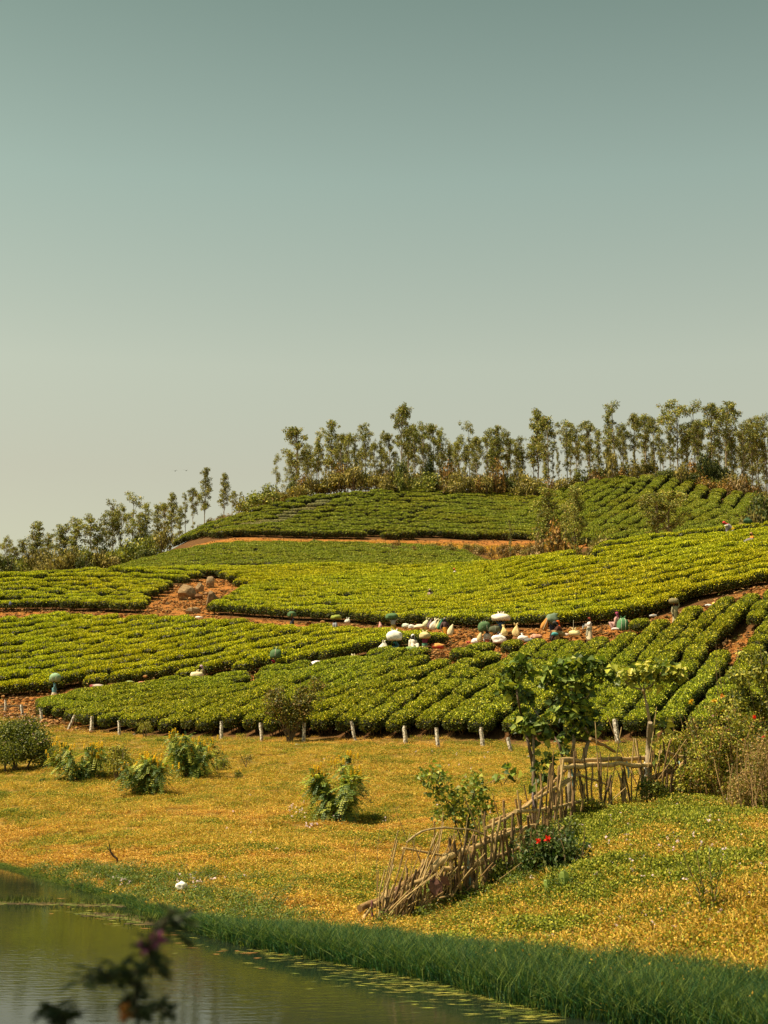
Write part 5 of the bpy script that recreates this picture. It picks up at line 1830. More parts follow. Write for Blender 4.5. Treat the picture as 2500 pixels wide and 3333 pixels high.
frond_plant('grass_tuft', 2030, 2952, 70, 0.2, 0.42, 0.016, [(0.06, 0.10, 0.02), (0.10, 0.15, 0.025), (0.16, 0.2, 0.03)], 'dark green grass tuft on the right-hand bank', 'grass tuft')
frond_plant('grass_tuft', 1690, 2760, 60, 0.2, 0.5, 0.02, [(0.06, 0.10, 0.02), (0.12, 0.16, 0.03)], 'dark grass tuft hanging below the stick fence', 'grass tuft', 0.5)
frond_plant('grass_tuft', 2440, 3000, 80, 0.25, 0.6, 0.012, STRAW, 'tall dry straw-coloured grass tuft near the right edge', 'grass tuft', 0.4)
for (u0, v0, stems_, lab) in ((2285, 2990, ((2275, 2900, 2215, 2760), (2290, 2900, 2262, 2745)), 'two-stemmed narrow-leaved weed on the right-hand bank, left of its neighbour'),
                              (2322, 2985, ((2318, 2900, 2308, 2775), (2330, 2900, 2352, 2790)), 'two-stemmed narrow-leaved weed on the right-hand bank, right of its neighbour')):
    b = hit(u0, v0)
    sg, lg = Geo(), Geo()
    for (um, vm, ut, vt) in stems_:
        P = np.array([b, unproject(um, vm, b[1]), unproject(ut, vt, b[1])]) - b
        t = np.linspace(0, 2, 14)
        Q = np.stack([np.interp(t, range(3), P[:, j]) for j in range(3)], 1)
        tube(sg, Q, np.linspace(0.016, 0.006, 14), (0.28, 0.2, 0.09), 5, 0, False)
        for q in range(34):
            tt = pr.uniform(0.3, 2.0)
            p = np.array([np.interp(tt, range(3), P[:, j]) for j in range(3)])
            an = q * 2.4
            D = np.array((math.cos(an), math.sin(an) * 0.8, 0.75))
            cards(lg, [p], [D], [np.array((-D[0], -D[1], 1.2))], pr.uniform(0.10, 0.19), 0.036, pick(pr, [(0.14, 0.18, 0.035), (0.08, 0.12, 0.025), (0.26, 0.25, 0.05)], 1).clip(0, 1), 0, 0.45, 0.2)
    e = empty('narrow_leaved_weed', b)
    link('stems', sg.mesh('stems', M['bark']), e)
    link('foliage', lg.mesh('foliage', M['leaf']), e)
    tag(e, lab, 'weed')

# arum leaves under the fence
for (u, v, w, h, c, lab) in ((1688, 2803, 24, 46, (0.20, 0.26, 0.05), 'pale arum leaf hanging below the stick fence, leftmost'), (1750, 2808, 34, 56, (0.03, 0.07, 0.02), 'dark arum leaf beside the red flowers'),
                             (1780, 2882, 22, 34, (0.22, 0.30, 0.05), 'small bright arum leaf low on the bank'), (1836, 2862, 32, 46, (0.24, 0.32, 0.06), 'broad bright arum leaf, rightmost under the fence'), (2355, 2525, 24, 60, (0.04, 0.09, 0.03), 'long dark arum leaf in front of the viny thicket')):
    d = hit(u, v + h * 0.5)[1] - 0.35
    k = d / F
    c0 = unproject(u, v - h / 2, d)
    g = Geo()
    prof = [(0, 0.0), (-0.08, 0.28), (0.08, 0.46), (0.35, 0.5), (0.65, 0.32), (0.85, 0.15), (1.0, 0.0)]
    V, Fs = [], []
    for t, x in prof:
        for s in (-1, 0, 1):
            V.append((s * x * w * k, -0.05 * t + 0.03 * abs(s), -t * h * k))
    for i in range(len(prof) - 1):
        for j in range(2):
            Fs.append((i * 3 + j, i * 3 + j + 1, i * 3 + j + 4, i * 3 + j + 3))
    g.add(V, Fs, c)
    e = empty('arum_plant', c0)
    g.build('leaf', M['leaf'], e)
    s_ = Geo()
    foot = np.array((c0[0] + 0.05, d + 0.25, gnd(c0[0] + 0.05, d + 0.25))) - c0
    tube(s_, bez(foot, (0, 0, 0), (0, 0, 0.06), 6), np.linspace(0.012, 0.006, 6), np.array(c) * 0.9, 5, 0, False)
    s_.build('stalk', M['leaf'], e)
    tag(e, lab, 'plant')

# leafy weeds tangled along the foot of the fence
for (u, v, w, h, pal_, lab) in ((1500, 2940, 90, 70, HEDGE, 'low green weed at the foot of the lower stick fence'), (1620, 2890, 110, 110, HEDGE, 'dark green weed clump under the lower middle of the stick fence'),
                                (1720, 2800, 90, 120, [(0.30, 0.2, 0.06), (0.2, 0.14, 0.04), (0.12, 0.14, 0.03)], 'brown dried weed clump hanging in the stick fence by the red flowers'), (1930, 2660, 120, 80, TH, 'olive weed clump under the upper stick fence'),
                                (2120, 2620, 120, 110, HEDGE, 'green weed clump round the cut stump in the fence'), (2230, 2600, 110, 120, TH, 'olive creeper over the right end of the bamboo rails'), (1380, 2990, 90, 40, HEDGE, 'small dark weed at the lowest end of the stick fence'),
                                (1840, 2760, 140, 110, HEDGE, 'dark leafy weed on the bank right of the red flowers')):
    leaf_shrub('leafy_weed', u, v - h, v, w, pal_, 0.075, 12, lab, 'weed', dens=1.2, stems=4)
# little flowers in the turf
g = Geo()
fl = []
for (u0, v0, su, sv, m_) in ((1900, 2730, 160, 60, 60), (2300, 2780, 120, 110, 60), (2100, 2900, 170, 90, 40), (965, 2645, 14, 12, 14), (1010, 2702, 12, 5, 8), (640, 2890, 60, 14, 22), (410, 2890, 20, 8, 10), (1480, 2480, 60, 30, 12), (2250, 2680, 60, 30, 16), (1000, 2700, 300, 100, 8)):
    for i in range(m_):
        p = hit(pr.normal(u0, su), pr.normal(v0, sv))
        if p[2] > 0.05:
            fl.append(p + (0, 0, pr.uniform(0.08, 0.2)))
fl = np.array(fl)
for q in range(4):
    cards(g, fl + pr.normal(size=fl.shape) * 0.015, rand_dirs(pr, len(fl)), rand_dirs(pr, len(fl)) * 0.5 + (0, -0.5, 0.8), 0.05, 0.045, np.array((0.72, 0.55, 0.62)) * pr.uniform(0.7, 1.15, (len(fl), 1)))
tag(g.build('wild_flowers', M['leaf']), 'tiny pale lilac flowers dotted over the turf', 'wild flowers', None, 'stuff')
# fallen leaves and twigs on the right-hand bank
g = Geo()
q = np.array([hit(pr.uniform(1450, 2500), pr.uniform(2680, 3060)) for i in range(170)]) + (0, 0, 0.07)
cards(g, q, rand_dirs(pr, 170) * (1, 1, 0.3), rand_dirs(pr, 170) * 0.6 + (0, -0.3, 1), pr.uniform(0.05, 0.13, 170), 0.05, pick(pr, [(0.55, 0.30, 0.07), (0.42, 0.18, 0.05), (0.6, 0.45, 0.2)], 170).clip(0, 0.9), 0, 0.5, 0.25)
for i in range(26):
    p = hit(pr.uniform(1600, 2480), pr.uniform(2640, 3050)) + (0, 0, 0.06)
    dx = np.array((pr.normal(), pr.normal() * 0.7, 0.1)) * 0.16
    tube(g, [p - dx, p + pr.normal(size=3) * 0.01, p + dx], 0.007, (0.46, 0.34, 0.2), 4)
tag(g.build('fallen_leaves', M['leaf']), 'fallen tan leaves and twigs scattered on the right-hand bank', 'fallen leaves', None, 'stuff')

# dead stick by the water, stalks, white bag
b = hit(386, 2815)
g = Geo()
pts = np.array([unproject(u, v, b[1]) for u, v in ((386, 2815), (381, 2795), (368, 2784), (360, 2772), (355, 2745))]) - b
tube(g, pts, (0.03, 0.028, 0.028, 0.022, 0.01), (0.07, 0.045, 0.03), 6)
tube(g, [pts[3], pts[3] + (-0.12, 0, 0.14)], (0.014, 0.006), (0.07, 0.045, 0.03), 5)
tag(g.build('dead_branch', M['bark'], None, False, b), 'crooked dark dead branch sticking up from the bank by the pond', 'branch')
for (u, v, ut, vt, lab) in ((1230, 2920, 1236, 2690, 'thin dry upright stalk at the left of the brushwood'), (1162, 2830, 1156, 2720, 'very thin dry stalk on the slope left of the brushwood'), (1330, 2742, 1275, 2600, 'bare forked twig leaning left above the brushwood')):
    b = hit(u, v)
    e0 = unproject(ut, vt, b[1]) - b
    g = Geo()
    tube(g, bez((0, 0, -0.05), e0, pr.normal(size=3) * 0.03, 7), np.linspace(0.011, 0.004, 7), (0.32, 0.22, 0.11), 5)
    tube(g, [e0 * 0.75, e0 * 0.75 + (0.14, 0, 0.16)], (0.006, 0.003), (0.32, 0.22, 0.11), 4)
    tag(g.build('dry_stalk', M['bark'], None, False, b), lab, 'stalk')


def lumpy(name, c, size, seed, col, label, cat, noise_amp=0.22, mat='cloth', group=None, parent=None):
    V, Fc = ICO3
    P = V.copy()
    P[:, 2] = np.where(P[:, 2] < -0.55, -0.55 + (P[:, 2] + 0.55) * 0.2, P[:, 2])
    P *= (1 + noise_amp * vnoise(V, 1.7, seed) + 0.4 * noise_amp * vnoise(V, 5.0, seed + 1))[:, None]
    g = Geo()
    g.add(P * np.asarray(size) / 2, Fc, col)
    return tag(g.build(name, M[mat], parent, True, c), label, cat, group)


p = hit(590, 2908)
k = p[1] / F
lumpy('plastic_bag', p + (0, 0, 0.14), (30 * k, 24 * k, 30 * k), 900, (0.85, 0.83, 0.78), 'crumpled white plastic bag lying in the weeds at the edge of the pond', 'bag', 0.4)

# ------------------------------------------------------------------ near bank: blurred flowering weed, an unseen tree added to shade it
fg_rng = np.random.default_rng(404)
DARKW = [(0.035, 0.055, 0.022), (0.025, 0.04, 0.018), (0.05, 0.07, 0.025)]


def near_weed(d, stems_, label, seedn, flowers=()):
    x0 = stems_[0][0]
    foot = unproject(x0[0], x0[1], d)
    foot = np.array((foot[0], d, gnd(foot[0], d)))
    e = empty('flowering_weed', foot)
    sg, lg = Geo(), Geo()
    for pts in stems_:
        P = np.array([unproject(u, v, d + 0.02 * i) for i, (u, v) in enumerate(pts)]) - foot
        if pts is stems_[0]:
            P = np.concatenate(([np.zeros(3)], P))
        m = 5 * len(P)
        t = np.linspace(0, len(P) - 1, m)
        Q = np.stack([np.interp(t, range(len(P)), P[:, j]) for j in range(3)], 1)
        Q[1:-1] = (Q[:-2] + Q[1:-1] + Q[2:]) / 3
        tube(sg, Q, np.linspace(0.006, 0.0025, m), (0.05, 0.045, 0.025), 5, 0, False)
        for i in range(len(Q)):
            if Q[i][2] < 0.75:
                continue
            for q in range(2):
                an = fg_rng.uniform(0, 6.28)
                D = np.array((math.cos(an), 0.6 * math.sin(an), fg_rng.uniform(-0.7, 0.5)))
                cards(lg, [Q[i]], [D], [fg_rng.normal(size=3) + (0, -0.6, 0.6)], fg_rng.uniform(0.03, 0.06), fg_rng.uniform(0.010, 0.016), pick(fg_rng, DARKW, 1), 0, 0.45, 0.3)
    link('stems', sg.mesh('stems', M['bark']), e)
    link('foliage', lg.mesh('foliage', M['leaf']), e)
    for (u, v, c) in flowers:
        fgx = Geo()
        p = unproject(u, v, d) - foot
        cards(fgx, np.tile(p, (16, 1)), rand_dirs(fg_rng, 16), rand_dirs(fg_rng, 16), 0.024, 0.014, np.array(c) * fg_rng.uniform(0.7, 1.2, (16, 1)))
        link('flower', fgx.mesh('flower', M['leaf']), e)
    return tag(e, label, 'plant')


near_weed(3.1, [[(455, 3333), (440, 3270), (445, 3200), (500, 3130), (470, 3080), (505, 3020), (545, 3000), (590, 3060)], [(445, 3210), (380, 3190), (310, 3150), (260, 3195)], [(440, 3280), (500, 3270), (545, 3300)], [(450, 3170), (400, 3150), (350, 3180)], [(470, 3080), (510, 3110), (500, 3160)], [(520, 3020), (560, 2960), (600, 3000)]],
          'dark blurred weed with purple flower buds close to the camera in front of the pond', 1, ((472, 3083, (0.30, 0.08, 0.22)), (513, 3058, (0.30, 0.08, 0.22)), (410, 3298, (0.5, 0.2, 0.05))))
near_weed(3.3, [[(215, 3333), (195, 3310), (180, 3270), (150, 3290)], [(195, 3310), (215, 3290), (240, 3310)]], 'tip of a smaller dark blurred weed at the bottom edge left of the purple-budded one', 2, ())
sx, sy = -5.6, 1.9
tg, cg = bushy(tr_, 8.6, 6.2, MIDT, 26, 0.20, 0.45, 4, 1.5, 0.2)  # tree added out of view, only to throw shade on the near weed
e = make_tree('added_shade_tree', tg, cg, 'unseen leafy tree added on the near bank to shade the blurred weed', 'tree')
e.location = (sx, sy, gnd(sx, sy))
# straggling weeds along the near water's edge
for i, (u, v) in enumerate(((30, 3325), (90, 3318), (215, 3328))):
    pass
# birds
for (u, v, lab) in ((570, 1533, 'tiny dark bird in the sky, left of a pair'), (606, 1532, 'tiny dark bird in the sky, right of a pair')):
    g = Geo()
    for s in (-1, 1):
        g.add([(0, 0.12, 0), (0, -0.12, 0), (s * 0.28, -0.06, 0.14), (s * 0.28, 0.08, 0.15)], [(0, 1, 2, 3)], (0.03, 0.03, 0.03))
        g.add([(s * 0.28, 0.08, 0.15), (s * 0.28, -0.06, 0.14), (s * 0.6, -0.16, 0.06)], [(0, 1, 2)], (0.03, 0.03, 0.03))
    tube(g, [(0, -0.3, -0.02), (0, -0.1, 0), (0, 0.15, 0), (0, 0.26, 0.01)], (0.02, 0.06, 0.06, 0.02), (0.03, 0.03, 0.03), 6)
    o = g.build('bird', M['bark'], None, False, unproject(u, v, 230))
    tag(o, lab, 'bird')

# ------------------------------------------------------------------ tea pickers
SKIN = (0.16, 0.085, 0.05)
hr = np.random.default_rng(909)


def skin_body(name, joints, edges, radii, parent):
    """One continuous body grown from a jointed skeleton."""
    me = bpy.data.meshes.new(name)
    me.from_pydata([tuple(j) for j in joints], edges, [])
    me.materials.append(M['skin'])
    at = me.color_attributes.new('Col', 'FLOAT_COLOR', 'POINT')
    at.data.foreach_set('color', np.tile((*SKIN, 1), (len(joints), 1)).astype(np.float32).ravel())
    o = link(name, me, parent)
    md = o.modifiers.new('skin', 'SKIN')
    for i, r in enumerate(radii):
        sv = me.skin_vertices[0].data[i]
        rr = r if isinstance(r, tuple) else (r, r)
        sv.radius = rr
        sv.use_root = i == 0
    sb = o.modifiers.new('smooth', 'SUBSURF')
    sb.levels = sb.render_levels = 1
    return o


def rot_x(p, a, c):
    p = np.asarray(p, float) - c
    ca, sa = math.cos(a), math.sin(a)
    return np.array((p[0], p[1] * ca + p[2] * sa, -p[1] * sa + p[2] * ca)) + c


def person(u, v_head, d, face, label, top, skirt, scarf, pose='stand', bend=0.0, hands=None, waist=None, sleeves=True, size=1.0, sink=0.0, group=None):
    """A picker whose head top is seen at (u, v_head); face = heading in degrees (0 looks away, 90 looks right, 180 to the camera)."""
    hip = {'stand': 0.80, 'sit': 0.24, 'squat': 0.34}[pose]
    pel = np.array((0, 0, hip))

    def up(x, y, z):
        return rot_x((x, y, hip + z), bend, pel)
    chest, neck, head, crown = up(0, 0.0, 0.30), up(0, 0.01, 0.52), up(0, 0.035, 0.63), up(0, 0.03, 0.74)
    topz = crown[2] + 0.03
    headp = unproject(u, v_head, d)
    zg = gnd(headp[0], d) - sink
    s = size
    if pose == 'stand' and sink == 0.0:
        s = float(np.clip((headp[2] - zg) / topz, 0.9, 1.12))
    foot = np.array((headp[0], d, max(zg, headp[2] - topz * s) if pose != 'stand' else headp[2] - topz * s))
    if pose == 'stand' and abs(foot[2] - zg) < 0.35:
        foot[2] = zg
    e = empty('person', foot, R(-face), s)
    tag(e, label, 'person', group)
    J, E, Rd = [pel], [], [(0.14, 0.11)]

    def chain(start, pts, rad):
        prev = start
        for p, r in zip(pts, rad):
            J.append(np.asarray(p, float))
            Rd.append(r)
            E.append((prev, len(J) - 1))
            prev = len(J) - 1
        return prev
    c_i = chain(0, [up(0, 0, 0.15), chest], [(0.12, 0.09), (0.14, 0.10)])
    n_i = chain(c_i, [up(0, 0.005, 0.43), neck], [(0.09, 0.07), 0.045])
    h_i = chain(n_i, [up(0, 0.03, 0.575), head, up(0, 0.03, 0.69), crown], [0.062, 0.083, 0.08, 0.045])
    chain(h_i - 2, [up(0, 0.125, 0.625)], [0.014])
    shoulders, elbows, wrists = [], [], []
    for k, sx_ in enumerate((-1, 1)):
        sh = up(0.165 * sx_, 0, 0.40)
        hnd = (hands or {}).get('L' if sx_ < 0 else 'R', (0.2 * sx_, 0.12, -0.12))
        hand = np.array(up(*hnd)) if len(hnd) == 3 else np.array(hnd[:3])
        mid = (sh + hand) / 2
        gap = max(0.0, 0.27**2 - (np.linalg.norm(hand - sh) / 2) ** 2) ** 0.5
        elb = mid + unit(np.array((0.8 * sx_, -0.45, -0.5))) * gap
        w = chain(c_i, [up(0.09 * sx_, 0, 0.39), sh, elb, hand], [(0.07, 0.06), 0.052, 0.04, 0.027])
        dr = unit(hand - elb)
        sd = unit(np.cross(dr, (0.3, 0.2, 1.0)))
        palm = chain(w, [hand + dr * 0.05], [(0.032, 0.018)])
        for f in range(4):
            base = hand + dr * 0.075 + sd * (f - 1.5) * 0.018
            L = (0.055, 0.07, 0.075, 0.06)[f]
            chain(palm, [base, base + dr * L * 0.55 + (0, 0, -0.006), base + dr * L + (0, 0, -0.02)], [0.009, 0.008, 0.006])
        chain(w, [hand + dr * 0.02 + sd * 0.035, hand + dr * 0.055 + sd * 0.055], [0.010, 0.007])
        shoulders.append(sh), elbows.append(elb), wrists.append(hand)
    knees, ankles = [], []
    for sx_ in (-1, 1):
        if pose == 'stand':
            kn, an = (0.10 * sx_, 0.03, 0.43), (0.11 * sx_, 0.0, 0.07)
        elif pose == 'sit':
            kn, an = (0.14 * sx_, 0.40, 0.40), (0.13 * sx_, 0.55, 0.06)
        else:
            kn, an = (0.17 * sx_, 0.36, 0.46), (0.14 * sx_, 0.20, 0.07)
        chain(0, [(0.09 * sx_, 0, hip - 0.04), kn, an, (an[0], an[1] + 0.13, 0.03)], [0.095, 0.062, 0.036, (0.04, 0.022)])
        knees.append(np.array(kn)), ankles.append(np.array(an))
    skin_body('body', J, E, Rd, e)
    # blouse with sleeves
    g = Geo()
    tor = [up(0, 0, -0.05), up(0, 0, 0.08), up(0, 0, 0.22), up(0, 0, 0.36), up(0, 0, 0.44), up(0, 0.005, 0.48)]
    tube(g, tor, (0.155, 0.15, 0.165, 0.175, 0.12, 0.06), top, 10)
    for sh, el, wr in zip(shoulders, elbows, wrists):
        end = wr if sleeves else (el + wr) / 2
        tube(g, [sh * 0.8 + up(0, 0, 0.38) * 0.2, sh, (sh + el) / 2, el, (el + end) / 2, el + (end - el) * 0.9], (0.085, 0.075, 0.068, 0.058, 0.05, 0.042), np.array(top) * 0.97, 8)
    V0 = np.concatenate(g.v)
    g.build('blouse', M['cloth'], e, True)
    # skirt
    g = Geo()
    if pose == 'stand':
        rng_t = np.linspace(0, 1, 9)
        m = 18
        an = np.arange(m) / m * 2 * math.pi
        rows = []
        for t in rng_t:
            z = hip + 0.06 - t * (hip - 0.06)
            r = 0.16 + 0.10 * t + 0.016 * np.sin(an * 6 + 1.3) * t
            rows.append(np.stack((r * np.cos(an), r * 0.85 * np.sin(an) + 0.02 * t, np.full(m, z)), 1))
        V = np.concatenate(rows)
        Fs = [(i * m + j, i * m + (j + 1) % m, (i + 1) * m + (j + 1) % m, (i + 1) * m + j) for i in range(8) for j in range(m)]
        g.add(V, Fs, skirt)
    else:
        for kn, an_ in zip(knees, ankles):
            tube(g, [(kn[0] * 0.5, 0, hip), kn * 0.55 + np.array((0, 0, hip)) * 0.45 * (0, 0, 1), kn, (kn + an_) / 2, an_ + (0, 0, 0.04)], (0.14, 0.13, 0.105, 0.09, 0.08), skirt, 9)
        tube(g, [pel + (0, -0.06, -0.14), pel + (0, -0.02, 0.0), pel + (0, 0, 0.1)], (0.16, 0.19, 0.15), skirt, 10)
    g.build('skirt', M['cloth'], e, True)
    if waist is not None:
        g = Geo()
        tube(g, [up(0, 0, -0.06), up(0, 0, 0.02), up(0, 0, 0.10)], (0.19, 0.185, 0.172), waist, 12)
        if pose == 'stand':
            V, Fs = [], []
            for i, z in enumerate(np.linspace(hip, hip - 0.42, 5)):
                for j, xx in enumerate(np.linspace(-0.15, 0.15, 5)):
                    V.append((xx, 0.20 - 4.2 * xx * xx * 0.6 + 0.03 * i * 0.5 + 0.01 * math.sin(j * 2.0), z))
            Fs = [(i * 5 + j, i * 5 + j + 1, i * 5 + j + 6, i * 5 + j + 5) for i in range(4) for j in range(4)]
            g.add(V, Fs, waist)
        g.build('waist_cloth', M['cloth'], e, True)
    # head scarf: cap plus a fall of cloth over the shoulders
    g = Geo()
    V, Fc = ICO2
    keep_v = V.copy()
    cen = np.array((0, 0.0, 0.655))
    P = keep_v * (0.108, 0.118, 0.115)
    front = np.clip(keep_v[:, 1], 0, 1) * np.clip(0.35 - keep_v[:, 2], 0, 1)
    P[:, 1] -= front * 0.12
    P = np.array([up(*(cen + q)) for q in P])
    g.add(P, Fc, scarf)
    V, Fs = [], []
    for i, t in enumerate(np.linspace(0, 1, 5)):
        for j, xx in enumerate(np.linspace(-1, 1, 7)):
            w = 0.10 + 0.06 * t
            V.append(up(xx * w, -0.085 - 0.06 * t + 0.10 * abs(xx) ** 2 * (1 - 0.4 * t), 0.66 - 0.32 * t + 0.012 * math.sin(j * 2.2)))
    Fs = [(i * 7 + j, i * 7 + j + 1, i * 7 + j + 8, i * 7 + j + 7) for i in range(4) for j in range(6)]
    g.add(V, Fs, np.array(scarf) * 0.92)
    g.build('headscarf', M['cloth'], e, True)
    # eyes and mouth
    g = Geo()
    for sx_ in (-1, 1):
        c = np.array(up(0.03 * sx_, 0.112, 0.645))
        g.add(ICO1[0] * 0.009 + c, ICO1[1], (0.01, 0.01, 0.01))
    tube(g, [up(-0.022, 0.112, 0.582), up(0, 0.12, 0.58), up(0.022, 0.112, 0.582)], 0.006, (0.10, 0.03, 0.025), 4)
    g.build('face', M['skin'], e)
    e['top'] = float(topz)
    return e


def dB(u):
    return float(np.interp((u - 1250) / F, A_GRID, KD[7])) + 0.55


def dA(u):
    return float(np.interp((u - 1250) / F, A_GRID, KD[6])) + 0.15


WHITE, CREAM, TAN = (0.80, 0.77, 0.70), (0.72, 0.62, 0.40), (0.55, 0.42, 0.22)
BGREEN, DGREEN, OLV, PALEG = (0.085, 0.155, 0.07), (0.05, 0.10, 0.05), (0.16, 0.16, 0.05), (0.26, 0.40, 0.24)


def load(name, u, v, w, h, d, col, label, seed, straps=0, strap_col=(0.7, 0.66, 0.5), knot_=False, cat='bundle', col2=None, amp=0.14, tilt=0.0, on_ground=False, depth=0.85, ears=0):
    """A stuffed cloth bundle or sack seen at (u, v), w x h photo pixels big."""
    k = d / F
    W, H = w * k, h * k
    c = unproject(u, v, d)
    if on_ground:
        zg = gnd(c[0], d)
        c[2] = max(c[2], zg + H * 0.36) if c[2] < zg + H * 0.36 or c[2] - H / 2 < zg + 0.9 else c[2]
    V, Fc = ICO3
    P = V.copy()
    P = np.sign(P) * np.abs(P) ** 0.86
    crease = np.abs(vnoise(V * (1, 1, 0.5), 3.2, seed + 2))
    P *= (1 + 1.7 * amp * vnoise(V, 1.6, seed) + 0.6 * amp * vnoise(V, 4.5, seed + 1) - 0.22 * np.exp(-(crease / 0.10) ** 2) * 0.5)[:, None]
    if h > 1.25 * w:             # a standing sack narrows to its gathered neck
        P[:, :2] *= (1 - 0.55 * np.clip(P[:, 2:3] * 1.1, 0, 1))
        P[:, 0] += 0.25 * np.clip(P[:, 2], 0, 1) ** 2 * (1 if seed % 2 else -1)
    P[:, 2] = np.where(P[:, 2] < -0.6, -0.6 + (P[:, 2] + 0.6) * 0.3, P[:, 2])
    if knot_:
        near = np.exp(-((V[:, 0] ** 2 + V[:, 1] ** 2) * 14)) * (V[:, 2] > 0)
        P[:, 2] += 0.28 * near
        an = np.arctan2(V[:, 1], V[:, 0])
        P *= (1 + 0.05 * np.sin(an * 9 + seed) * np.clip(V[:, 2], 0, 1))[:, None]
    P = P * np.array((W, W * depth, H)) / 2
    cols = np.tile(np.asarray(col, float), (len(P), 1))
    if col2 is not None:
        msk = vnoise(V, 2.2, seed + 7) > 0.1
        cols[msk] = col2
    g = Geo()
    g.add(P, Fc, cols)
    e = g.build(name, M['cloth'], None, True, c)
    e.rotation_euler = (0, R(tilt), 0)
    tag(e, label, cat)
    for i in range(straps):
        x0 = (i - (straps - 1) / 2) * W * 0.32
        an = np.linspace(0, 2 * math.pi, 21)
        rr = math.sqrt(max(0.1, 1 - (2 * x0 / W) ** 2)) if W else 1
        ring = np.stack((np.full(21, x0) + 0.01 * np.sin(3 * an), np.cos(an) * W * depth / 2 * rr * 1.04, np.sin(an) * H / 2 * (0.94 + 0.06 * rr) * 1.02 * (0.6 + 0.4 * rr)), 1)
        ring[:, 2] = np.maximum(ring[:, 2], -H * 0.36)
        s_ = Geo()
        tube(s_, ring, 0.013, np.asarray(strap_col) * 0.8, 5, 0, False)
        s_.build('strap', M['cloth'], e)
    if knot_ or ears:
        s_ = Geo()
        for i in range(max(2, ears)):
            an = i * 2.1 + seed
            D = np.array((math.cos(an) * 0.6, math.sin(an) * 0.6, 1.0))
            p0 = np.array((W * 0.12 * math.cos(an), 0, H * 0.5))
            tube(s_, [p0 - D * 0.04, p0 + D * 0.06, p0 + D * 0.14], (0.035, 0.05, 0.012), np.asarray(col) * 0.95, 6)
        s_.build('knot', M['cloth'], e)
    return e


UPH = {'L': (-0.14, 0.05, 0.80), 'R': (0.14, 0.05, 0.80)}
ONEUP = {'L': (-0.14, 0.05, 0.80), 'R': (0.22, 0.10, -0.10)}
# --- lower track
person(178, 2223, dA(178), 265, 'person in blue-green top and orange skirt carrying a pale green bundle on the head', (0.14, 0.30, 0.34), (0.72, 0.36, 0.08), (0.16, 0.30, 0.36), waist=(0.7, 0.6, 0.45), hands=ONEUP)
load('leaf_bundle', 180, 2207, 38, 33, dA(178), PALEG, 'pale green strapped bundle on the head of the leftmost walking picker', 1, 2, amp=0.07, depth=0.9)
load('sack', 316, 2236, 46, 20, dA(316), (0.22, 0.05, 0.05), 'dark red sack lying at the track edge, second from the left', 2, cat='sack', on_ground=True, col2=(0.5, 0.42, 0.36))
load('sack', 422, 2224, 32, 16, dA(422), (0.36, 0.42, 0.16), 'small yellow-green sack behind the hedge right of the dark red one', 3, cat='sack', on_ground=True)
load('sack', 470, 2227, 50, 20, dA(470), (0.66, 0.55, 0.40), 'cream and red striped sack lying long behind the hedge', 4, cat='sack', on_ground=True, col2=(0.5, 0.14, 0.08))
person(664, 2164, dA(664), 262, 'person in olive jacket and pinkish headscarf sitting behind a cream sack', (0.20, 0.17, 0.07), (0.26, 0.2, 0.12), (0.48, 0.32, 0.40), pose='squat', bend=0.25)
load('sack', 640, 2199, 44, 26, dA(640) - 0.3, CREAM, 'cream sack in front of the squatting picker with the pinkish headscarf', 5, cat='sack', on_ground=True, ears=2)
person(897, 2147, dA(897), 255, 'person in red blouse stooping to the left under a square green bundle', (0.42, 0.04, 0.07), (0.62, 0.33, 0.10), (0.35, 0.03, 0.05), bend=0.22, hands={'L': (-0.20, 0.36, 0.02), 'R': (0.14, 0.05, 0.78)}, waist=(0.20, 0.38, 0.28))
load('leaf_bundle', 897, 2130, 38, 36, dA(897), BGREEN, 'square dark green bundle with pointed corners on the stooping picker in red', 6, 1, amp=0.08, ears=3)
load('sack', 955, 2168, 27, 18, dA(955), (0.22, 0.33, 0.24), 'small grey-green sack behind the hedge right of the picker in red', 7, cat='sack', on_ground=True)
load('sack', 1032, 2161, 44, 22, dA(1032), (0.80, 0.72, 0.76), 'white sack with lilac tinge lying between the grey-green and cream ones', 8, cat='sack', on_ground=True)
load('sack', 1153, 2145, 44, 20, dA(1153), (0.70, 0.62, 0.44), 'pale tan sack with long neck lying right of the lilac-white one', 9, cat='sack', on_ground=True, ears=2)
# --- group on the lower track
d8 = dA(1284)
person(1284, 2088, d8, 215, 'person in teal scarf and blue top with a huge white bundle on the head', (0.06, 0.14, 0.18), (0.14, 0.10, 0.20), (0.05, 0.30, 0.26), hands={'L': (-0.14, 0.05, 0.80), 'R': (0.52, 0.25, 0.30)}, waist=(0.62, 0.5, 0.34))
load('leaf_bundle', 1284, 2072, 54, 36, d8, WHITE, 'huge round white bundle with a knotted top on the head of the teal-scarved picker', 10, 0, knot_=True, amp=0.08)
load('sack', 1247, 2112, 33, 42, d8 - 0.2, (0.80, 0.74, 0.62), 'tall white sack held upright beside the teal-scarved picker', 11, cat='sack', on_ground=True, ears=2)
person(1344, 2079, dA(1344) + 0.1, 165, 'person with white headscarf and white blouse sitting behind a yellow-green sack', (0.74, 0.66, 0.56), (0.66, 0.6, 0.5), (0.74, 0.74, 0.78), pose='sit', size=1.05, sink=-0.25)
load('sack', 1337, 2116, 48, 24, dA(1337) - 0.35, (0.20, 0.30, 0.09), 'yellow-green sack in front of the seated picker with white headscarf', 12, 1, cat='sack', on_ground=True)
d10 = dA(1383)
person(1383, 2077, d10, 345, 'person in maroon blouse and green sash steadying a tan bundle on the head', (0.20, 0.03, 0.06), (0.60, 0.48, 0.30), (0.18, 0.03, 0.06), hands=UPH, waist=(0.10, 0.24, 0.15))
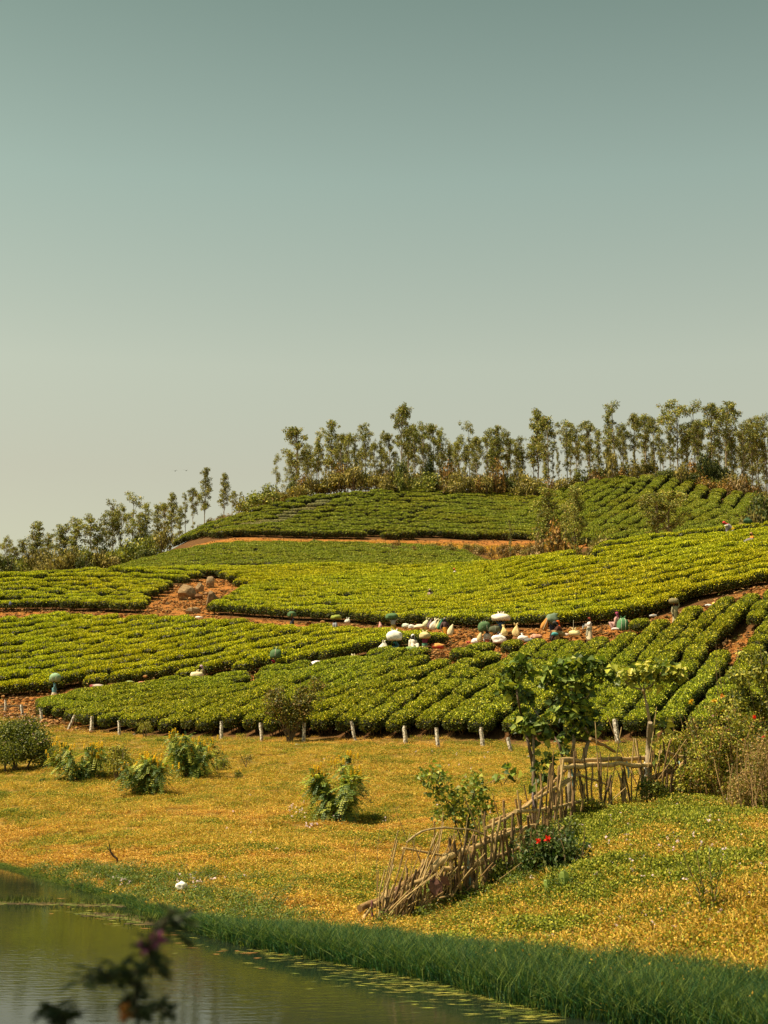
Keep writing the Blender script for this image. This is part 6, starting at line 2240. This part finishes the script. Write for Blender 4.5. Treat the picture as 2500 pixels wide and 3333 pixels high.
load('leaf_bundle', 1383, 2070, 39, 25, d10, (0.60, 0.50, 0.26), 'tan tied bundle on the head of the picker in maroon', 13, 0, knot_=True, amp=0.1)
load('sack', 1426, 2104, 50, 22, d10 + 0.1, (0.62, 0.07, 0.05), 'red and yellow sack lying right of the picker in maroon', 14, cat='sack', on_ground=True, col2=(0.62, 0.36, 0.10))
# --- upper track, left part
person(951, 2008, dB(951), 250, 'person in black with a pointed green bundle on the head', (0.04, 0.045, 0.06), (0.5, 0.44, 0.46), (0.25, 0.05, 0.04), hands={'L': (-0.14, 0.05, 0.80), 'R': (0.30, 0.18, 0.05)})
load('leaf_bundle', 951, 2001, 32, 20, dB(951), BGREEN, 'pointed green bundle on the head of the picker in black', 15, 1, (0.6, 0.4, 0.1), amp=0.12)
person(1095, 2014, dB(1095), 235, 'person stooping under an olive bundle, grey sleeves on knees', (0.34, 0.35, 0.38), (0.36, 0.33, 0.06), (0.10, 0.07, 0.04), bend=0.35, hands={'L': (-0.22, 0.25, -0.22), 'R': (0.22, 0.25, -0.22)})
load('leaf_bundle', 1094, 2010, 34, 18, dB(1095), (0.26, 0.30, 0.06), 'flat olive-green bundle over the stooping picker with grey sleeves', 16, amp=0.12)
load('sack', 1131, 2023, 18, 14, dB(1131) + 1.0, WHITE, 'small white bag on the red bank right of the olive bundle', 17, cat='bag', on_ground=True, ears=2)
load('sack', 1238, 2037, 13, 24, dB(1238), (0.70, 0.10, 0.05), 'bright red upright bag against the hedge left of the grey-sweatered picker', 18, cat='bag', on_ground=True, col2=(0.7, 0.4, 0.35))
person(1280, 2017, dB(1280), 175, 'person in grey sweater with both arms up holding a broad green bundle', (0.40, 0.38, 0.35), (0.10, 0.08, 0.09), (0.22, 0.10, 0.05), hands=UPH, waist=(0.42, 0.27, 0.05))
load('leaf_bundle', 1277, 2008, 41, 25, dB(1280), BGREEN, 'broad dark green bundle held overhead by the picker in grey', 19, 0, amp=0.12)
for i, (u, v, w, h, c, lab, c2) in enumerate(((1320, 2037, 27, 18, (0.40, 0.50, 0.36), 'pale green sack lying first in the row right of the grey-sweatered picker', (0.72, 0.72, 0.62)), (1340, 2040, 22, 16, WHITE, 'small bright white sack lying second in the row', None),
                                              (1364, 2040, 34, 15, (0.80, 0.66, 0.46), 'long cream sack lying third in the row', None), (1386, 2031, 20, 32, (0.66, 0.62, 0.38), 'yellowish upright sack leaning left of the dark one', None),
                                              (1399, 2033, 13, 34, (0.16, 0.10, 0.13), 'thin dark striped upright sack between the pale ones', (0.5, 0.4, 0.36)), (1411, 2037, 25, 40, (0.80, 0.70, 0.56), 'tall white upright sack in the middle of the standing sacks', None),
                                              (1425, 2035, 12, 32, (0.56, 0.55, 0.28), 'narrow greenish-yellow upright sack right of the tall white one', None))):
    load('sack', u, v, w, h, dB(u) + (0.3 if i > 2 else 0), c, lab, 20 + i, cat='sack', on_ground=True, col2=c2, tilt=18 if i > 2 else 0, amp=0.1, ears=2 if i > 2 else 0)
load('sack', 1433, 2034, 13, 44, dB(1433) - 0.2, (0.06, 0.22, 0.12), 'dark green sack slanting from the shoulder of the grey-scarved picker', 28, cat='sack', tilt=24, amp=0.08)
person(1448, 2011, dB(1448), 170, 'person in grey cap-like scarf with orange sash among the standing sacks', (0.10, 0.06, 0.06), (0.42, 0.40, 0.10), (0.22, 0.22, 0.24), waist=(0.62, 0.27, 0.03), hands={'L': (-0.26, 0.16, -0.05), 'R': (0.30, 0.15, -0.05)})
load('sack', 1467, 2053, 19, 44, dB(1467) - 0.5, (0.74, 0.64, 0.40), 'cream upright sack at the right hand of the orange-sashed picker', 29, cat='sack', tilt=14, amp=0.09, on_ground=True)
# --- upper track, middle cluster
d11 = dB(1580)
person(1586, 2048, d11, 190, 'person in white shawl and tan skirt under a round green bundle with two straps', (0.66, 0.62, 0.56), (0.62, 0.45, 0.22), (0.5, 0.48, 0.44), bend=0.12, waist=(0.45, 0.12, 0.07))
load('leaf_bundle', 1577, 2041, 43, 38, d11, BGREEN, 'round green bundle with two pale straps on the back of the picker in white shawl', 30, 2, amp=0.06, tilt=-12)
load('sack', 1561, 2075, 18, 36, d11 - 0.2, (0.60, 0.50, 0.28), 'tan upright sack left of the picker in white shawl', 31, cat='sack', tilt=8, on_ground=True)
d12 = dB(1631) + 0.6
person(1630, 2021, d12, 180, 'person in dark blue shirt with a very wide white sack on the head', (0.05, 0.09, 0.16), (0.3, 0.24, 0.14), (0.1, 0.06, 0.04), hands=UPH)
load('leaf_bundle', 1631, 2011, 63, 27, d12, (0.82, 0.72, 0.60), 'very wide white sack on the head of the picker in dark blue', 32, 0, amp=0.08, ears=3)
person(1612, 2059, dB(1612) - 0.3, 150, 'person in black bent low under a dark olive bundle in the middle cluster', (0.03, 0.03, 0.04), (0.18, 0.11, 0.08), (0.05, 0.05, 0.06), bend=0.7)
load('leaf_bundle', 1611, 2050, 38, 27, dB(1612) - 0.3, (0.09, 0.10, 0.06), 'dark olive netted bundle on the bent picker in black', 33, 1, (0.3, 0.3, 0.24), amp=0.06)
load('sack', 1641, 2058, 25, 36, dB(1641) - 0.1, (0.76, 0.58, 0.26), 'bright cream bag hanging beside the picker in dark blue', 34, cat='bag', amp=0.12, ears=2)
load('sack', 1680, 2056, 24, 44, dB(1680), (0.80, 0.60, 0.28), 'tall cream bag with pointed top standing on a brown sack', 35, cat='bag', amp=0.10, ears=2)
load('sack', 1679, 2084, 25, 30, dB(1680), (0.22, 0.10, 0.04), 'brown sack beneath the tall cream bag', 36, cat='sack', amp=0.06, on_ground=True)
load('sack', 1626, 2083, 48, 32, dB(1626) - 0.5, (0.82, 0.74, 0.70), 'big white sack lying in front of the middle cluster of pickers', 37, cat='sack', on_ground=True, ears=2)
load('sack', 1549, 2097, 31, 22, dB(1549) - 0.3, (0.80, 0.70, 0.68), 'pinkish white sack lying left of the picker in white shawl', 38, cat='sack', on_ground=True)
load('sack', 1524, 2103, 14, 9, dB(1524) - 0.3, (0.6, 0.12, 0.1), 'small red cloth at the left end of the middle cluster', 39, cat='cloth', on_ground=True)
load('sack', 1703, 2080, 37, 25, dB(1703) - 0.3, (0.84, 0.77, 0.72), 'white sack heaped right of the tall cream bag', 40, cat='sack', on_ground=True, ears=2)
load('sack', 1727, 2085, 33, 18, dB(1727) - 0.4, (0.16, 0.17, 0.17), 'dark grey sack with white band right of the heaped white one', 41, 1, cat='sack', on_ground=True)
load('sack', 1745, 2075, 40, 22, dB(1745) - 0.2, (0.62, 0.34, 0.24), 'salmon striped sack behind the dark grey one', 42, cat='sack', on_ground=True, col2=(0.42, 0.2, 0.14))
# --- right cluster
d14 = dB(1805)
person(1800, 2017, d14 + 0.5, 20, 'person in dark navy with a grey-green bundle on the shoulders', (0.04, 0.045, 0.07), (0.03, 0.03, 0.04), (0.05, 0.05, 0.07), bend=0.3)
load('leaf_bundle', 1798, 2017, 45, 38, d14 + 0.3, (0.16, 0.22, 0.15), 'grey-green bundle with gathered neck above the person in navy', 43, 0, knot_=True, amp=0.1, tilt=28)
load('sack', 1773, 2035, 24, 50, d14, (0.55, 0.24, 0.06), 'orange-brown upright sack with pale stripes left of the crouching man', 44, 1, cat='sack', tilt=22, amp=0.06, on_ground=True)
person(1816, 2021, d14 - 0.1, 250, 'person in orange-red shawl half hidden behind the crouching man', (0.66, 0.12, 0.02), (0.25, 0.12, 0.05), (0.62, 0.12, 0.02), pose='squat', size=1.0, sink=-0.3)
person(1826, 2023, d14 - 0.7, 262, 'man in dark brown sweater and black and white cap crouching and leaning left', (0.085, 0.035, 0.025), (0.30, 0.22, 0.10), (0.06, 0.06, 0.06), pose='squat', bend=0.55, hands={'L': (-0.2, 0.5, 0.05), 'R': (0.2, 0.5, 0.02)}, size=1.12, sink=-0.25)
load('cloth_bundle', 1806, 2064, 24, 14, d14 - 1.0, (0.08, 0.32, 0.34), 'small turquoise cloth on the lap of the crouching man', 45, cat='cloth')
load('sack', 1842, 2067, 20, 13, d14 - 0.6, (0.78, 0.60, 0.52), 'small white and red bag at the back of the crouching man', 46, cat='bag', on_ground=True)
load('sack', 1870, 2062, 38, 25, dB(1870) - 0.3, (0.80, 0.66, 0.34), 'cream sack with a twisted neck between the crouching man and the maroon-scarved woman', 47, cat='sack', on_ground=True, ears=2)
b = unproject(1866, 2075, dB(1866) - 0.5)
g = Geo()
tube(g, [b - (0, 0, 0.6), b, unproject(1867, 2018, dB(1866) - 0.5)], 0.014, (0.62, 0.56, 0.42), 6)
tag(g.build('marker_pole', M['bark']), 'thin pale pole standing beside the cream sack with twisted neck', 'pole')
w16 = person(1918, 2012, dB(1918), 262, 'woman with long maroon headscarf and cream skirt holding a small bottle', (0.68, 0.60, 0.54), (0.66, 0.56, 0.38), (0.26, 0.055, 0.03), hands={'L': (-0.10, 0.36, 0.28), 'R': (0.12, 0.34, 0.18)}, waist=(0.36, 0.34, 0.26))
g = Geo()
bp_ = unproject(1898, 2041, dB(1918) - 0.1)
tube(g, [bp_ - (0, 0, 0.13), bp_ - (0, 0, 0.12), bp_ + (0, 0, 0.03), bp_ + (0, 0, 0.07), bp_ + (0, 0, 0.11)], (0.02, 0.035, 0.035, 0.014, 0.014), (0.42, 0.52, 0.58), 10)
tag(g.build('bottle', M['cloth'], None, True), 'small pale bottle in the hand of the maroon-scarved woman', 'bottle')
load('leaf_bundle', 2027, 2036, 42, 48, dB(2027) - 0.1, (0.09, 0.22, 0.10), 'tall green sack with gathered top at the right end of the red bank', 48, 2, knot_=True, amp=0.08, on_ground=True, cat='sack')
person(2008, 2012, dB(2008) + 0.2, 300, 'person with purple-pink shawl mostly hidden behind the tall green sack', (0.52, 0.30, 0.27), (0.5, 0.3, 0.28), (0.30, 0.06, 0.12), pose='squat', sink=-0.35)
load('sack', 2003, 2047, 26, 10, dB(2003) - 0.4, (0.80, 0.72, 0.72), 'flat white cloth on the hedge below the tall green sack', 49, cat='cloth')
load('sack', 2125, 2005, 24, 11, dB(2125) + 0.6, (0.22, 0.22, 0.22), 'dark grey crumpled bag on the red bank left of the picker with salmon scarf', 50, cat='bag', on_ground=True, col2=(0.6, 0.58, 0.56))
d18 = dB(2196)
person(2198, 1969, d18, 170, 'person with salmon-red scarf and olive vest carrying a netted brown bundle', (0.30, 0.27, 0.16), (0.42, 0.36, 0.22), (0.60, 0.16, 0.10), hands=ONEUP, waist=(0.13, 0.12, 0.05))
load('leaf_bundle', 2193, 1957, 34, 21, d18, (0.22, 0.19, 0.10), 'netted brown-green bundle on the head of the salmon-scarved picker', 51, 2, (0.36, 0.32, 0.18), amp=0.06)
load('sack', 2228, 1994, 28, 9, d18 - 0.3, (0.64, 0.30, 0.22), 'flat salmon and white cloth lying right of the salmon-scarved picker', 52, cat='cloth', col2=(0.8, 0.7, 0.62))
load('sack', 2306, 1971, 23, 9, dB(2306) + 0.2, (0.74, 0.72, 0.74), 'flat white bag on the track left of the pink cushion-like one', 53, cat='bag', on_ground=True)
load('sack', 2333, 1965, 31, 14, dB(2333) + 0.2, (0.62, 0.20, 0.30), 'plump pink and yellow bag at the upper end of the track', 54, cat='bag', on_ground=True, col2=(0.75, 0.60, 0.10))
# --- figures in the upper tea
person(2381, 1686, 101.5, 268, 'person in lilac-grey top and red and white cap bending over the tea on the ridge', (0.34, 0.30, 0.36), (0.66, 0.58, 0.50), (0.55, 0.06, 0.06), bend=0.85, hands={'L': (-0.1, 0.42, 0.05), 'R': (0.1, 0.42, 0.05)}, waist=(0.62, 0.42, 0.02))
load('leaf_box', 2364, 1711, 13, 6, 101.3, (0.74, 0.70, 0.58), 'small cream basket at the hands of the picker on the ridge', 55, cat='basket', amp=0.03)
load('leaf_bundle', 2434, 1697, 29, 19, 101.0, DGREEN, 'green sack with pointed corners on the tea at the ridge line', 56, cat='sack', amp=0.12, ears=3)
person(2450, 1735, 96.5, 262, 'person in orange blouse and brown hat picking tea near the right edge', (0.68, 0.24, 0.03), (0.12, 0.11, 0.14), (0.46, 0.25, 0.12), bend=0.2, hands={'L': (-0.15, 0.35, 0.1), 'R': (0.15, 0.35, 0.1)})
load('sack', 2437, 1765, 40, 26, 96.2, (0.17, 0.14, 0.17), 'purple-grey sack on the tea in front of the orange-bloused picker', 57, cat='sack', col2=(0.22, 0.24, 0.16), amp=0.16, tilt=-22)
load('leaf_basket', 2464, 1758, 15, 13, 96.6, (0.34, 0.13, 0.07), 'reddish brown basket on the back of the orange-bloused picker', 58, cat='basket', amp=0.03)
person(1483, 1858, 117.5, 275, 'person in white with orange headscarf seen from the waist up in the far tea', (0.72, 0.68, 0.66), (0.6, 0.5, 0.4), (0.62, 0.18, 0.05), bend=0.2)
person(1403, 1922, 106.5, 200, 'person in greyish pink shawl barely showing above the tea in the middle of the slope', (0.45, 0.32, 0.28), (0.4, 0.3, 0.25), (0.40, 0.28, 0.25), bend=0.5)
p = hit(648, 2016, 95)
load('sack', 648, 2015, 26, 12, p[1], (0.82, 0.78, 0.72), 'white sack lying at the lower edge of the red clearing', 59, cat='sack', on_ground=True)
load('cloth_bundle', 694, 1994, 22, 13, 110.0, (0.05, 0.30, 0.42), 'bright blue cloth on the tea hedge in front of the boulders', 60, cat='cloth', amp=0.15)
load('lunch_box', 692, 1983, 12, 9, 110.0, (0.80, 0.80, 0.80), 'small white box on top of the bright blue cloth', 61, cat='box', amp=0.02)
load('cloth_bundle', 34, 1965, 10, 16, 113.0, (0.10, 0.12, 0.22), 'small dark blue cloth bag hanging at the hedge near the left edge', 62, cat='bag', amp=0.1)
# notice board and marker stick in the tea
b = hit(2081, 1925, 85)
g = Geo()
tube(g, [(0, 0, -0.1), (0, 0, 1.35)], 0.025, (0.3, 0.24, 0.18), 6)
e = empty('notice_board', (unproject(2081, 1900, b[1])[0], b[1], unproject(2081, 1888, b[1])[2] - 1.45))
g.build('post', M['bark'], e)
g = Geo()
w_, h_ = 0.24, 0.09
V = [(-w_, -0.03, 1.28), (w_, -0.03, 1.28), (w_, -0.03, 1.28 + 2 * h_), (-w_, -0.03, 1.28 + 2 * h_), (-w_, -0.055, 1.28), (w_, -0.055, 1.28), (w_, -0.055, 1.28 + 2 * h_), (-w_, -0.055, 1.28 + 2 * h_)]
g.add(V, [(0, 3, 2, 1), (4, 5, 6, 7), (0, 1, 5, 4), (2, 3, 7, 6), (1, 2, 6, 5), (0, 4, 7, 3)], (0.42, 0.38, 0.32))
g.build('board', M['bark'], e)
tag(e, 'small grey notice board on a post in the tea of the right-hand hump', 'sign')
b0 = hit(1110, 1935, 95)
g = Geo()
tube(g, [b0, (b0 + unproject(1097, 1888, b0[1])) / 2, unproject(1097, 1888, b0[1])], 0.02, (0.6, 0.55, 0.4), 5)
tag(g.build('marker_pole', M['bark']), 'thin leaning pale stick standing in the middle of the upper tea', 'pole')
